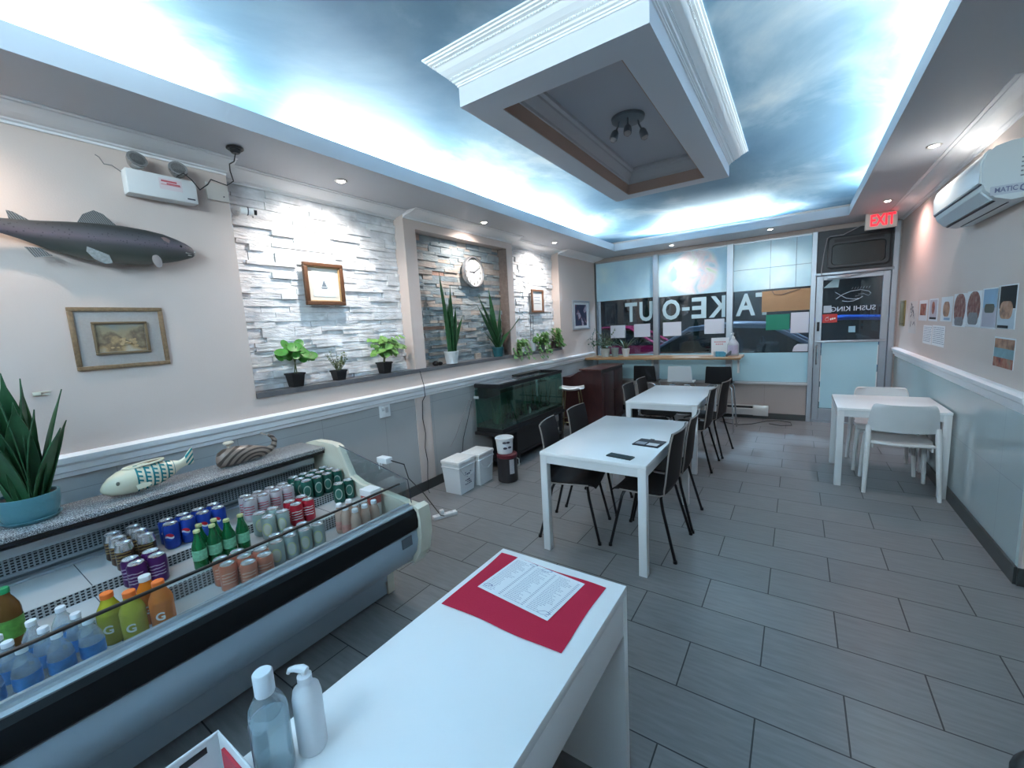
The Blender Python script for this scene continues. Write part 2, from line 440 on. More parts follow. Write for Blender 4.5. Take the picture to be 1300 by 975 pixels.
cp = [(0, 2.895), (.006, 2.897), (.006, 2.905), (.012, 2.907), (.012, 2.914), (.022, 2.918), (.026, 2.926), (.034, 2.93), (.036, 2.936),
      (.05, 2.945), (.07, 2.962), (.085, 2.98), (.092, 2.984), (.094, 2.990), (.108, 2.994), (.108, 3.0), (.118, 3.003), (.120, 3.010), (.13, 3.012), (.13, 3.02)]
cm = MB(); mitre(cm, (X0, X1, CY0, CY1), cp, 1)
# rope beads on the crown
def beads(mb, off, z, r, step):
    a = (X0-off, X1+off, CY0-off, CY1+off)
    def run(p, q):
        n = max(2, int((Vector(q)-Vector(p)).length/step))
        for k in range(n):
            c = Vector(p).lerp(Vector(q), (k+.5)/n)
            bmesh.ops.create_icosphere(mb.b, subdivisions=1, radius=r, matrix=Matrix.Translation(c))
    run((a[0], a[2], z), (a[1], a[2], z)); run((a[1], a[2], z), (a[1], a[3], z)); run((a[0], a[2], z), (a[0], a[3], z)); run((a[0], a[3], z), (a[1], a[3], z))
beads(cm, .035, 2.934, .0055, .013); beads(cm, .093, 2.986, .0055, .016)
struct('crown_moulding', cm, mat('crown_paint', (.80, .82, .84), .4), coffer)
cm = MB(); mitre(cm, (IX0+.006, IX1-.006, IY0+.006, IY1-.006), [(0, 2.89), (.010, 2.892), (.012, 2.91), (.03, 2.935), (.05, 2.96), (.052, 2.975), (.07, 2.985), (.072, 3.02)], -1)
struct('inner_crown', cm, mat('coffer_inner_paint', (.50, .50, .53), .55), coffer)
struct('inner_ceiling', MB().box((IX0, IY0, 3.005), (IX1, IY1, 3.019)), mat('coffer_ceiling_paint', (.46, .47, .52), .6), coffer)

# ---------------------------------------------------------------- back wall, shop windows and door
bw = MB().box((-.4, D, 0), (3.28, D+.12, .545)).box((-.4, D, SZ-.06), (5.6, D+.14, 3.02)).box((4.19, D, 0), (5.6, D+.14, SZ-.06)).box((-.4, D, .545), (-.0, D+.14, SZ-.06))
bwall = struct('wall_back', bw, wains_back)
struct('baseboard_back', MB().box((0, D-.014, 0), (3.29, D, .09)), dark_base)
struct('trim_9', MB().box((0, D-.045, .545), (3.29, D+.06, .562)).box((0, D-.05, .558), (3.29, D-.02, .575)), mat('window_sill_metal', (.62, .60, .60), .35, metal=.3))
film_plain = mat('pale_blue_window_film', (.42, .66, .74), .45, noise=.05, nscale=3)
def printed_film(name, circle=None, grid=False, seed=0):
    m, N, L, b, tc = newmat(name, .4)
    n = N.new('ShaderNodeTexNoise'); n.noise_dimensions = '4D'; n.inputs['W'].default_value = seed; n.inputs['Scale'].default_value = 1.6; n.inputs['Detail'].default_value = 6
    L.new(tc.outputs['Object'], n.inputs[0])
    r = ramp(N, L, n.outputs['Fac'], [(.35, (.40, .64, .80)), (.55, (.52, .76, .86)), (.72, (.74, .88, .88))])
    col = r.outputs[0]
    sep = N.new('ShaderNodeSeparateXYZ'); L.new(tc.outputs['Object'], sep.inputs[0])
    if circle:
        cx, cz, rad = circle
        dx = mathn(N, L, 'SUBTRACT', sep.outputs['X'], cx); dz = mathn(N, L, 'SUBTRACT', sep.outputs['Z'], cz)
        d = mathn(N, L, 'SQRT', mathn(N, L, 'ADD', mathn(N, L, 'MULTIPLY', dx, dx), mathn(N, L, 'MULTIPLY', dz, dz)))
        mask = mathn(N, L, 'MULTIPLY', mathn(N, L, 'SUBTRACT', rad, d), 14); mask.node.use_clamp = True
        n2 = N.new('ShaderNodeTexNoise'); n2.inputs['Scale'].default_value = 3.2; n2.inputs['Detail'].default_value = 7; n2.inputs['Distortion'].default_value = 1.2; L.new(tc.outputs['Object'], n2.inputs[0])
        r2 = ramp(N, L, n2.outputs['Fac'], [(.36, (.34, .58, .66)), (.45, (.66, .74, .80)), (.52, (.84, .72, .74)), (.60, (.86, .84, .84)), (.68, (.66, .80, .58)), (.78, (.50, .74, .82))])
        col = mixc(N, L, mask, col, r2.outputs[0])
    L.new(col, b.inputs['Base Color'])
    return m
shop_glass = glassmat('shop_glass', (.60, .72, .78), .07)
ZT = SZ-.06
wins = [('window_1', .02, 1.07, 2.012, printed_film('printed_film_plain', seed=1)), ('window_2', 1.15, 2.21, 2.0, printed_film('printed_film_circle', (1.70, 2.37, .41), seed=2)), ('window_3', 2.29, 3.29, 1.985, printed_film('printed_film_clouds', seed=3))]
for nm, a, b_, zf, fm in wins:
    wo = struct(nm, MB().box((a, D+.05, .575), (b_, D+.058, ZT)), shop_glass)
    obj('printed_film', MB().box((a, D+.040, zf), (b_, D+.046, ZT)), fm, wo, smooth=0)
    obj('lower_film', MB().box((a, D+.040, .575), (b_, D+.046, 1.025)), film_plain, wo, smooth=0)
    fr = MB().box((a-.015, D+.03, .57), (a, D+.075, ZT)).box((b_, D+.03, .57), (b_+.015, D+.075, ZT)).box((a, D+.03, ZT-.02), (b_, D+.075, ZT)).box((a, D+.03, .565), (b_, D+.075, .58))
    obj('window_frame', fr, alu, wo, smooth=0)
    if nm == 'window_3':
        g = MB()
        for x in (2.78, 3.10): g.box((x, D+.036, zf), (x+.006, D+.041, ZT))
        g.box((a, D+.036, 2.30), (b_, D+.041, 2.306))
        obj('film_seams', g, mat('film_seam', (.22, .33, .42), .5), wo, smooth=0)
struct('trim_10', MB().box((1.065, D-.02, .56), (1.155, D+.08, ZT), .004), alu)
struct('trim_11', MB().box((2.205, D-.02, .56), (2.295, D+.08, ZT), .004), alu)
struct('trim_12', MB().box((3.285, D-.03, 0), (3.345, D+.08, ZT), .004), alu)
struct('trim_13', MB().box((4.15, D-.03, 0), (4.21, D+.08, ZT), .004), alu)
# transom over the door: dark panel with a through-wall unit
dark_panel = mat('dark_transom_panel', (.035, .04, .048), .4, noise=.2, nscale=9)
tr = struct('trim_14', MB().box((3.345, D+.02, 2.13), (4.15, D+.06, ZT)), dark_panel)
obj('transom_bar', MB().box((3.33, D-.035, 2.105), (4.17, D+.07, 2.14), .003), alu, tr)
# door
dr = struct('door_1', MB().box((3.35, D+.01, .02), (3.43, D+.055, 2.10), .004).box((4.07, D+.01, .02), (4.145, D+.055, 2.10), .004).box((3.43, D+.01, 2.04), (4.07, D+.055, 2.10), .004).box((3.43, D+.01, .02), (4.07, D+.055, .20), .004), alu)
obj('door_glass', MB().box((3.43, D+.03, .20), (4.07, D+.036, 2.04)), shop_glass, dr, smooth=0)
obj('lower_film', MB().box((3.44, D+.022, .21), (4.06, D+.027, 1.165)), film_plain, dr, smooth=0)
obj('push_bar', MB().box((3.37, D-.03, 1.165), (4.13, D-.005, 1.195), .004).box((3.39, D-.01, 1.17), (3.41, D+.02, 1.19)).box((4.09, D-.01, 1.17), (4.11, D+.02, 1.19)), alu, dr)
obj('door_handle', MB().tube([(3.385, D+.012, 1.13), (3.385, D-.04, 1.12), (3.385, D-.045, 1.0), (3.385, D-.04, .86), (3.385, D+.012, .85)], .012), steel, dr)
obj('lock_plate', MB().box((3.375, D-.002, 1.33), (3.405, D+.012, 1.46), .002), black_pl, dr)
obj('door_closer', MB().box((3.47, D-.035, 2.05), (3.72, D+.012, 2.095), .006).tube([(3.72, D-.02, 2.07), (3.95, D-.06, 2.10), (4.05, D-.02, 2.115)], .008), alu, dr)
obj('threshold', MB().box((3.345, D-.03, 0), (4.15, D+.1, .018)), alu, dr, smooth=0)
obj('door_weatherstrip', MB().box((3.434, D+.018, .60), (3.444, D+.026, .98)).box((3.434, D+.018, .30), (3.444, D+.026, .52)).box((4.056, D+.018, .85), (4.066, D+.026, 1.12)).box((4.056, D+.018, .4), (4.066, D+.026, .75)), white_pl, dr, smooth=0)

# ---------------------------------------------------------------- outside: pavement, road, far wall, two cars
asph = mat('asphalt', (.03, .032, .036), .7, noise=.3, nscale=8)
struct('ground', MB().box((-12, 7.75, -.15), (16, 22, -.02)), asph)
struct('street_facade', MB().box((-12, 20, -.02), (16, 20.4, 6)), mat('dark_street_wall', (.02, .024, .03), .8, noise=.4, nscale=1.5))
def car(name, label, loc, rz, col):
    t = thing(name, label, 'car', loc, rz)
    paint = mat(label[:12], col, .2, coat=.6)
    body = MB()
    side = [(-2.15, .35), (-2.2, .6), (-2.05, .82), (-1.3, .92), (1.25, .94), (1.95, .86), (2.2, .68), (2.2, .38), (1.9, .22), (-1.9, .22)]
    body.prism(side, 'y', -.86, .86); obj('car_body', body, paint, t)
    cab = MB()
    lo = [(-1.45, .92), (1.25, .94)]; 
    rows = []
    for (yy, hh) in ((-.82, 0), (-.62, 1), (.62, 1), (.82, 0)):
        if hh: rows.append([(-1.5+.15, yy, .93), (-.55, yy, 1.42), (.1, yy, 1.46), (.75, yy, 1.40), (1.5, yy, .95)])
        else: rows.append([(-1.5+.15, yy, .93), (-.6, yy, .94), (.1, yy, .94), (.8, yy, .95), (1.5, yy, .95)])
    cab.strip(rows); obj('car_windows', cab, mat('car_glass', (.01, .012, .015), .08), t)
    rf = MB().strip([[(-.62, y, 1.415+.02), (.1, y, 1.475), (.8, y, 1.40+.02)] for y in (-.64, 0, .64)], thick=.09)
    rf.tube([(1.5, -.70, .97), (.78, -.64, 1.42), (.1, -.64, 1.47), (-.6, -.64, 1.43), (-1.4, -.72, .95)], .04)
    rf.tube([(1.5, .70, .97), (.78, .64, 1.42), (.1, .64, 1.47), (-.6, .64, 1.43), (-1.4, .72, .95)], .04)
    obj('car_roof', rf, paint, t)
    for x in (-1.35, 1.35):
        for y in (-.80, .80):
            obj('wheel', MB().lathe([(0, -.1), (.2, -.1), (.33, -.09), (.345, 0), (.33, .09), (.2, .1), (0, .1)], 20, T(x, y, .325) @ RX(PI/2)), mat('tyre', (.015, .015, .015), .8), t)
    return t
car('parked_car', 'red parked car outside behind the leftmost window pane', (-1.6, 13.0, -.02), PI, (.45, .03, .12))
car('parked_car', 'silver parked car outside behind the middle window pane', (2.1, 9.9, -.02), PI, (.36, .38, .46))  # reflected light on the dark car's roofline put into its paint colour

car('parked_car', 'blue parked car outside behind the door glass', (4.15, 12.6, -.02), PI, (.03, .12, .55))  # added car shape, its roof makes the blue band in the door

# ================================================================ refrigerated display cooler along the left wall
CY_A, CY_B = -.55, 1.53
cooler = thing('display_cooler', 'long open white display cooler of drinks with granite top along left wall', 'cooler', (0, 0, 0))
c_white = mat('cooler_white_enamel', (.38, .47, .55), .3)
c_cream = mat('cream_plastic', (.66, .63, .52), .4)
c_grey = mat('cooler_grey_rail', (.30, .34, .37), .35, metal=.3)
tile_deck = mat('white_deck_tray', (.47, .47, .47), .35)
inner_grey = mat('cooler_inner_liner', (.16, .19, .21), .45)
def perforated(name, base, hole, sw, sh, axis='Y'):
    m, N, L, b, tc = newmat(name, .4)
    sep = N.new('ShaderNodeSeparateXYZ'); L.new(tc.outputs['Object'], sep.inputs[0])
    def cell(src, s):
        f = mathn(N, L, 'FRACT', mathn(N, L, 'DIVIDE', src, s))
        return mathn(N, L, 'MULTIPLY', mathn(N, L, 'GREATER_THAN', f, .28), mathn(N, L, 'LESS_THAN', f, .9))
    k = mathn(N, L, 'MULTIPLY', cell(sep.outputs['Y'], sw), cell(sep.outputs['Z'], sh))
    L.new(mixc(N, L, k, base, hole), b.inputs['Base Color'])
    return m
perf = perforated('perforated_grille', (.28, .33, .36), (.008, .009, .01), .017, .0125)
perf2 = perforated('perforated_riser', (.42, .43, .43), (.01, .01, .012), .017, .0125)
prof = [(1.395, .535), (1.41, .53), (1.415, .47), (1.395, .40), (1.33, .32), (1.22, .26), (1.12, .225), (1.075, .21), (1.075, .10), (1.06, .10), (1.06, .012), (.16, .012), (.16, .86), (.38, .86), (.38, .50), (1.33, .50), (1.36, .535)]
obj('cooler_body', MB().prism(prof, 'y', CY_A, CY_B), c_white, cooler, smooth=30)
obj('kick_plinth', MB().box((1.0, CY_A, 0), (1.045, CY_B, .10)), dark_base, cooler, smooth=0)
obj('bumper', MB().prism([(1.36, .535), (1.405, .532), (1.424, .548), (1.428, .59), (1.42, .635), (1.402, .652), (1.36, .652)], 'y', CY_A, CY_B-.015), mat('black_bumper', (.006, .007, .008), .5, spec=.25), cooler, smooth=30)
obj('glass_channel', MB().prism([(1.315, .60), (1.40, .60), (1.40, .657), (1.385, .664), (1.355, .660), (1.352, .67), (1.342, .67), (1.338, .660), (1.325, .664), (1.315, .655)], 'y', CY_A, CY_B-.01), c_grey, cooler, smooth=0)
end_poly = [(.16, .012), (.16, .60), (.27, .87), (.34, .912), (.44, .932), (.56, .936), (.66, .930), (.70, .915), (.74, .84), (.80, .735), (.90, .70), (1.36, .655), (1.40, .66), (1.43, .645), (1.437, .60), (1.437, .50), (1.41, .39), (1.34, .31), (1.22, .245), (1.10, .21), (1.08, .19), (1.075, .012)]
obj('end_panel', MB().prism(end_poly, 'y', CY_B, CY_B+.05), c_cream, cooler, smooth=20)
obj('end_cap', MB().prism([(1.32, .63), (1.40, .668), (1.435, .655), (1.445, .60), (1.445, .50), (1.42, .39), (1.36, .31), (1.36, .36), (1.395, .42), (1.41, .53), (1.40, .62)], 'y', CY_B-.02, CY_B+.062), c_cream, cooler, smooth=20)
cool_glass = glassmat('cooler_glass', (.88, .93, .94), .065)
front = obj('front_glass', MB().prism([(1.343, .655), (1.349, .655), (1.337, .797), (1.331, .797)], 'y', CY_A, CY_B-.004), cool_glass, cooler, smooth=0)
obj('edge_strip', MB().box((1.327, CY_A, .792), (1.341, CY_B-.05, .801), .002), mat('black_edge_strip', (.02, .018, .018), .3), front)
side = obj('side_glass', MB().prism([(.70, .925), (1.331, .797), (1.345, .662), (.90, .705), (.80, .74)], 'y', CY_B+.012, CY_B+.017), cool_glass, cooler, smooth=0)
obj('glass_edge', MB().tube([(.70, CY_B+.0145, .926), (1.331, CY_B+.0145, .798), (1.346, CY_B+.0145, .662)], .0028, 6), mat('dark_glass_edge', (.07, .075, .10), .25), side)
# decks: three steps with white trays and perforated risers
TZ = (.55, .615, .66)    # tray tops
decks = MB()
obj('deck_tray', MB().box((.99, CY_A, TZ[0]-.02), (1.325, CY_B, TZ[0])), tile_deck, cooler, smooth=0)
obj('deck_tray', MB().box((.77, CY_A, TZ[1]-.02), (.985, CY_B, TZ[1])), tile_deck, cooler, smooth=0)
obj('deck_tray', MB().box((.40, CY_A, TZ[2]-.02), (.765, CY_B, TZ[2])), tile_deck, cooler, smooth=0)
obj('perforated_riser', MB().box((.983, CY_A, TZ[0]), (.990, CY_B, TZ[1]+.003)), perf2, cooler, smooth=0)
obj('perforated_riser', MB().box((.763, CY_A, TZ[1]), (.770, CY_B, TZ[2]+.003)), perf2, cooler, smooth=0)
sm = MB()
for y in (-.2, .33, .86, 1.3):
    for (a, b_, z) in ((.99, 1.325, TZ[0]), (.77, .985, TZ[1]), (.40, .765, TZ[2])): sm.box((a, y, z), (b_, y+.003, z+.0008))
obj('tray_seams', sm, tape_dark, cooler, smooth=0)
obj('back_panel', MB().box((.385, CY_A, .50), (.398, CY_B, .895)), inner_grey, cooler, smooth=0)
obj('back_grille', MB().box((.398, CY_A, .70), (.406, CY_B, .775)), perf, cooler, smooth=0)
obj('lower_rail', MB().box((.398, CY_A, .688), (.415, CY_B, .702), .003), c_grey, cooler)
obj('deck_ledge', MB().box((.398, CY_A, .66), (.44, CY_B, .672), .003), c_grey, cooler)
obj('lamp_rail', MB().prism([(.405, .79), (.455, .785), (.465, .80), (.46, .825), (.415, .83)], 'y', CY_A, CY_B-.03), mat('cooler_lamp_rail', (.46, .52, .56), .3, metal=.3), cooler, smooth=30)
brk = MB()
for y in (.0, .55, 1.1): brk.box((.40, y, .80), (.43, y+.03, .87))
obj('rail_bracket', brk, c_grey, cooler, smooth=0)
obj('under_edge', MB().box((.30, CY_A, .862), (.548, CY_B, .882)), black_pl, cooler, smooth=0)
granite = speckle('speckled_granite', (.27, .27, .28), (.05, .05, .055), (.62, .62, .62))
obj('granite_top', MB().box((.27, CY_A, .882), (.562, CY_B-.002, .905), .004), granite, cooler)
obj('label_plate', MB().prism([(1.4135, .52), (1.4165, .52), (1.4185, .466), (1.4155, .466)], 'y', 1.395, 1.465), mat('dark_label_plate', (.10, .12, .14), .4), cooler, smooth=0)

# ---------------------------------------------------------------- drinks
lid_m = mat('aluminium_lid', (.72, .73, .75), .25, metal=.9)
def can_mat(name, base, kind, c2=(.8, .8, .8), c3=(.8, .1, .1), face=0.0, metal=.35):
    m, N, L, b, tc = newmat(name, .28); b.inputs['Metallic'].default_value = metal
    sep = N.new('ShaderNodeSeparateXYZ'); L.new(tc.outputs['Object'], sep.inputs[0])
    # angle round the can, measured from its front
    ang = mathn(N, L, 'ARCTAN2', sep.outputs['Y'], sep.outputs['X']); u = mathn(N, L, 'MULTIPLY', ang, .033)
    z = mathn(N, L, 'SUBTRACT', sep.outputs['Z'], .062)
    col = base
    if kind == 'globe':
        d2 = mathn(N, L, 'ADD', mathn(N, L, 'MULTIPLY', u, u), mathn(N, L, 'MULTIPLY', z, z))
        inside = mathn(N, L, 'LESS_THAN', d2, .019**2)
        wv = mathn(N, L, 'ADD', z, mathn(N, L, 'MULTIPLY', mathn(N, L, 'SINE', mathn(N, L, 'MULTIPLY', u, 150)), .004))
        top = mathn(N, L, 'GREATER_THAN', wv, .004); low = mathn(N, L, 'LESS_THAN', wv, -.005)
        inner = mixc(N, L, top, mixc(N, L, low, c2, (.02, .08, .45)), c3)
        col = mixc(N, L, inside, base, inner)
    elif kind == 'script':
        w_ = N.new('ShaderNodeTexWave'); w_.wave_type = 'RINGS'; w_.inputs['Scale'].default_value = 22; w_.inputs['Distortion'].default_value = 5; w_.inputs['Detail'].default_value = 2
        cb = N.new('ShaderNodeCombineXYZ'); L.new(u, cb.inputs[0]); L.new(z, cb.inputs[1]); L.new(cb.outputs[0], w_.inputs[0])
        band = mathn(N, L, 'MULTIPLY', mathn(N, L, 'LESS_THAN', mathn(N, L, 'ABSOLUTE', z), .026), mathn(N, L, 'LESS_THAN', mathn(N, L, 'ABSOLUTE', u), .03))
        k = mathn(N, L, 'MULTIPLY', mathn(N, L, 'GREATER_THAN', w_.outputs['Fac'], .72), band)
        col = mixc(N, L, k, base, c2)
    elif kind == 'bands':
        k = mathn(N, L, 'GREATER_THAN', mathn(N, L, 'SINE', mathn(N, L, 'MULTIPLY', mathn(N, L, 'ADD', mathn(N, L, 'MULTIPLY', z, 1.3), u), 110)), .35)
        col = mixc(N, L, k, base, c2)
    elif kind == 'oval':
        e = mathn(N, L, 'ADD', mathn(N, L, 'POWER', mathn(N, L, 'DIVIDE', u, .022), 2), mathn(N, L, 'POWER', mathn(N, L, 'DIVIDE', z, .034), 2))
        k = mathn(N, L, 'LESS_THAN', e, 1.0); k2 = mathn(N, L, 'LESS_THAN', e, .62)
        col = mixc(N, L, k2, mixc(N, L, k, base, c2), c3)
    if not isinstance(col, tuple): L.new(col, b.inputs['Base Color'])
    else: b.inputs['Base Color'].default_value = (*col, 1)
    return m
def make_can(name, label, m, h=.122, r=.033, group=None, neck=None):
    t = thing(name, label, 'can', (0, 0, 0), 0, group)
    nk = h-.012 if neck is None else neck
    obj('can_body', MB().lathe([(0, .004), (r*.66, .004), (r*.72, 0), (r*.80, .001), (r, .010), (r, nk), (r*.82, h-.0035), (r*.82, h-.002)], 20, cap=False), m, t, smooth=40)
    lidm = MB().lathe([(r*.83, h-.004), (r*.85, h), (r*.80, h+.0005), (r*.76, h-.005), (0, h-.005)], 20, cap=False)
    lidm.box((-.004, -.012, h-.0045), (.008, .012, h-.003))
    obj('can_lid', lidm, lid_m, t, smooth=40)
    if neck is not None:
        obj('shoulder', MB().lathe([(r*1.002, nk-.006), (r*1.004, nk), (r*.85, h-.004)], 20, cap=False), lid_m, t, smooth=40)
    return t
def place(proto, spots, group):
    # spots: list of ((x, y, z), rotation, label)
    for i, (p, rz, lab) in enumerate(spots):
        p = (p[0], p[1], p[2]+.0015)
        if i == 0:
            proto.location = p; proto.rotation_euler = (0, 0, rz); proto['label'] = lab; proto['group'] = group
        else: dup(proto, p, rz, lab, group)
FR = -.5    # turned towards the room
def rows(desc, where, data, rnd=.25):
    out = []
    for rowname, z, pts in data:
        n = len(pts)
        for i, (x, y) in enumerate(pts):
            pos = 'only can' if n == 1 else ('leftmost' if i == 0 else 'rightmost' if i == n-1 else ORD[i+1]+' from left')
            out.append(((x, y, z), FR+random.uniform(-rnd, rnd), f'{desc}, {pos}{" in " + rowname if rowname else ""} {where}'.strip()))
    return out
blue = make_can('soda_can', 'x', can_mat('blue_cola_can', (.010, .045, .30), 'globe', (.85, .86, .9), (.65, .02, .04)))
place(blue, rows('blue cola can with round emblem', 'of the blue cans', [('front row', TZ[2], [(.675, .635+.0675*i) for i in range(4)]), ('back row', TZ[2], [(.605, .640+.0675*i) for i in range(4)])]), 'blue cola cans on the top step')
silver = make_can('soda_can', 'x', can_mat('silver_red_can', (.50, .46, .48), 'script', (.48, .06, .10)))
place(silver, rows('silver and red cola can', 'of the silver cans', [('front row', TZ[2], [(.715, .975+.068*i) for i in range(4)]), ('back row', TZ[2], [(.645, .982+.068*i) for i in range(4)])]), 'silver and red cans on the top step')
dgreen = make_can('soda_can', 'x', can_mat('dark_green_can', (.012, .10, .075), 'oval', (.45, .55, .50), (.05, .20, .16)))
place(dgreen, rows('dark green ginger ale can', 'of the green cans', [('front row', TZ[2], [(.728, 1.285+.0672*i) for i in range(4)]), ('middle row', TZ[2], [(.660, 1.283+.0672*i) for i in range(4)]), ('back row', TZ[2], [(.592, 1.281+.0672*i) for i in range(4)]), ('lower step', TZ[1], [(.842, 1.420), (.838, 1.489)])]), 'dark green cans at the far end')
red = make_can('soda_can', 'x', can_mat('red_cola_can', (.42, .012, .03), 'script', (.75, .7, .7)))
place(red, rows('red cola can', 'of the red cans', [('front row', TZ[1], [(.908, 1.118), (.904, 1.187)]), ('back row', TZ[1], [(.836, 1.122), (.832, 1.191)])]), 'red cola cans on the middle step')
lime = make_can('soda_can', 'x', can_mat('pale_lime_can', (.30, .38, .36), 'oval', (.55, .58, .30), (.62, .64, .55)))
place(lime, rows('pale grey and lime soda can', 'of the lime cans', [('middle front', TZ[1], [(.930, .960), (.932, 1.030)]), ('middle back', TZ[1], [(.842, .958), (.848, 1.026)]), ('bottom front', TZ[0], [(1.105, .905), (1.105, .974), (1.108, 1.043), (1.112, 1.112)]), ('bottom rear', TZ[0], [(1.037, .935), (1.037, 1.004), (1.038, 1.073)])]), 'pale lime cans in the middle of the cooler')
orange = make_can('soda_can', 'x', can_mat('peach_orange_can', (.62, .20, .11), 'script', (.78, .50, .38)))
place(orange, rows('peach orange soda can', 'of the orange cans', [('front row', TZ[0], [(1.185, .745), (1.183, .814)]), ('middle row', TZ[0], [(1.112, .692), (1.112, .760), (1.114, .829)]), ('back row', TZ[0], [(1.037, .694), (1.037, .763)])]), 'orange cans on the bottom step')
brown = make_can('soda_can', 'x', can_mat('brown_root_beer_can', (.055, .028, .018), 'script', (.35, .24, .10)), h=.124, neck=.096)
place(brown, [((.725-.085*i, .453, TZ[2]), FR, f'brown root beer can with silver shoulder, {["front", "second", "rear"][i]} of the left column') for i in range(3)] + [((.722-.085*i, .530, TZ[2]), FR, f'brown root beer can with silver shoulder, {["front", "second", "rear"][i]} of the right column') for i in range(3)], 'brown root beer cans')
grape = make_can('soda_can', 'x', can_mat('purple_grape_can', (.075, .012, .11), 'script', (.45, .38, .48)))
place(grape, rows('dark purple grape soda can', 'of the purple cans', [('front row', TZ[1], [(.885, .449), (.882, .518)]), ('back row', TZ[1], [(.812, .447), (.812, .516)])]), 'purple grape cans')

# bottles
def petmat(name, tint, col, k, rough=.12):
    m = glassmat(name, tint, .14, .08); nt, N, L = nodes_of(m); out = N['Material Output']
    src = out.inputs[0].links[0].from_socket
    p = N.new('ShaderNodeBsdfPrincipled'); p.inputs['Base Color'].default_value = (*col, 1); p.inputs['Roughness'].default_value = rough
    mx = N.new('ShaderNodeMixShader'); mx.inputs[0].default_value = k; L.new(src, mx.inputs[1]); L.new(p.outputs[0], mx.inputs[2]); L.new(mx.outputs[0], out.inputs[0])
    return m
pet = petmat('clear_plastic_bottle', (.92, .95, .97), (.55, .66, .74), .30)
water_label = mat('blue_water_label', (.03, .22, .55), .4, noise=.5, nscale=60)
def make_bottle(label, r, h, body_m, cap_m, cap_h=.016, cap_r=.014, lab_m=None, lz=(.35, .6), shoulder=.62, group=None, waist=True):
    t = thing('bottle', label, 'bottle', (0, 0, 0), 0, group)
    p = [(0, .006), (r*.6, .004), (r*.85, 0), (r, .012)]
    if waist: p += [(r, h*.22), (r*.94, h*.25), (r, h*.28)]
    p += [(r, h*lz[0]), (r, h*lz[1]), (r*.99, h*shoulder), (r*.90, h*(shoulder+.08)), (r*.62, h*(shoulder+.19)), (cap_r*.95, h*.86), (cap_r*.9, h-cap_h)]
    p.append((0, h-cap_h))
    obj('bottle_body', MB().lathe(p, 20, cap=False), body_m, t, smooth=50)
    if lab_m: obj('bottle_label', MB().lathe([(r+.0006, h*lz[0]), (r+.0008, h*lz[1])], 20, cap=False), lab_m, t)
    c = MB().lathe([(cap_r, h-cap_h), (cap_r, h-.002), (cap_r*.9, h), (0, h)], 18)
    obj('bottle_cap', c, cap_m, t, smooth=40)
    return t
wat = make_bottle('x', .0315, .195, pet, mat('white_bottle_cap', (.75, .77, .80), .35), lab_m=water_label, lz=(.36, .58))
wpos = [(1.045, .205), (1.060, .135), (1.075, .060), (1.145, .225), (1.150, .150), (1.145, .075), (1.225, .240), (1.228, .168), (1.225, .095), (1.050, -.015), (1.145, -.01), (1.226, .02)]
wl_ = ['rear column, third from the glass', 'rear column beside the green-capped bottles', 'rear column near the left edge', 'middle column, farthest right', 'middle column, second from right', 'middle column, third from right', 'front column against the glass, rightmost', 'front column against the glass, second from right', 'front column against the glass, third from right', 'rear column, leftmost', 'middle column, leftmost', 'front column against the glass, leftmost']
wl_[0] = 'rear column, rightmost'
place(wat, [((x, y, TZ[0]), random.uniform(0, 6), 'clear water bottle with blue label, '+l) for (x, y), l in zip(wpos, wl_)], 'water bottles at the left end')
org = mat('orange_sports_drink', (.75, .20, .02), .15, trans=.25, ior=1.2)
yel = mat('yellow_sports_drink', (.50, .45, .04), .15, trans=.25, ior=1.2)
ocap = mat('orange_bottle_cap', (.85, .18, .03), .4)
def sports(label, m, cap, loc, gcol):
    t = make_bottle(label, .038, .19, m, cap, cap_h=.02, cap_r=.0195, shoulder=.60, waist=False, group='sports drinks in wide bottles')
    t.location = (loc[0], loc[1], loc[2]+.0015); t.rotation_euler = (0, 0, -.45)
    gm = text_mesh('G', .042, .0006, bold=.001, M=T(0, 0, .0395) )
    gm.transform(FACE_X); gm.transform(T(0, 0, .062))
    obj('letter_mark', gm, gcol, t, smooth=0)
white_print = mat('white_print', (.78, .76, .72), .5)
sports('yellow sports drink with orange cap, left of the wide bottles', yel, ocap, (1.070, .318, TZ[0]), white_print)
sports('yellow sports drink with orange cap, right beside the orange drink', yel, ocap, (1.135, .366, TZ[0]), white_print)
sports('orange sports drink with orange cap, in front of the wide bottles', org, ocap, (1.150, .447, TZ[0]), white_print)
sports('orange sports drink with white cap, at the back of the wide bottles', org, mat('white_bottle_cap', (.75, .77, .80), .35), (1.055, .432, TZ[0]), white_print)
tea = mat('amber_tea', (.22, .10, .03), .15, trans=.4, ior=1.25)
gcap = mat('green_bottle_cap', (.02, .28, .10), .4)
tl = mat('green_tea_label', (.10, .26, .04), .5, noise=.6, nscale=70)
tb = make_bottle('x', .034, .215, tea, gcap, cap_h=.018, cap_r=.0165, lab_m=tl, lz=(.18, .50))
place(tb, [((.905, .10, TZ[1]), 0, 'amber tea bottle with green cap and green label, right of the two'), ((.895, .025, TZ[1]), 1, 'amber tea bottle with green cap and green label, cut by the left edge')], 'green capped tea bottles')
gglass = mat('green_glass', (.015, .22, .07), .08, trans=.45, ior=1.3, coat=.5)
glab = mat('green_bottle_label', (.18, .45, .28), .5, noise=.6, nscale=90)
ycap = mat('pale_yellow_crown_cap', (.55, .58, .28), .35, metal=.4)
gb = make_bottle('x', .028, .185, gglass, ycap, cap_h=.012, cap_r=.0135, lab_m=glab, lz=(.26, .52), shoulder=.56, waist=False)
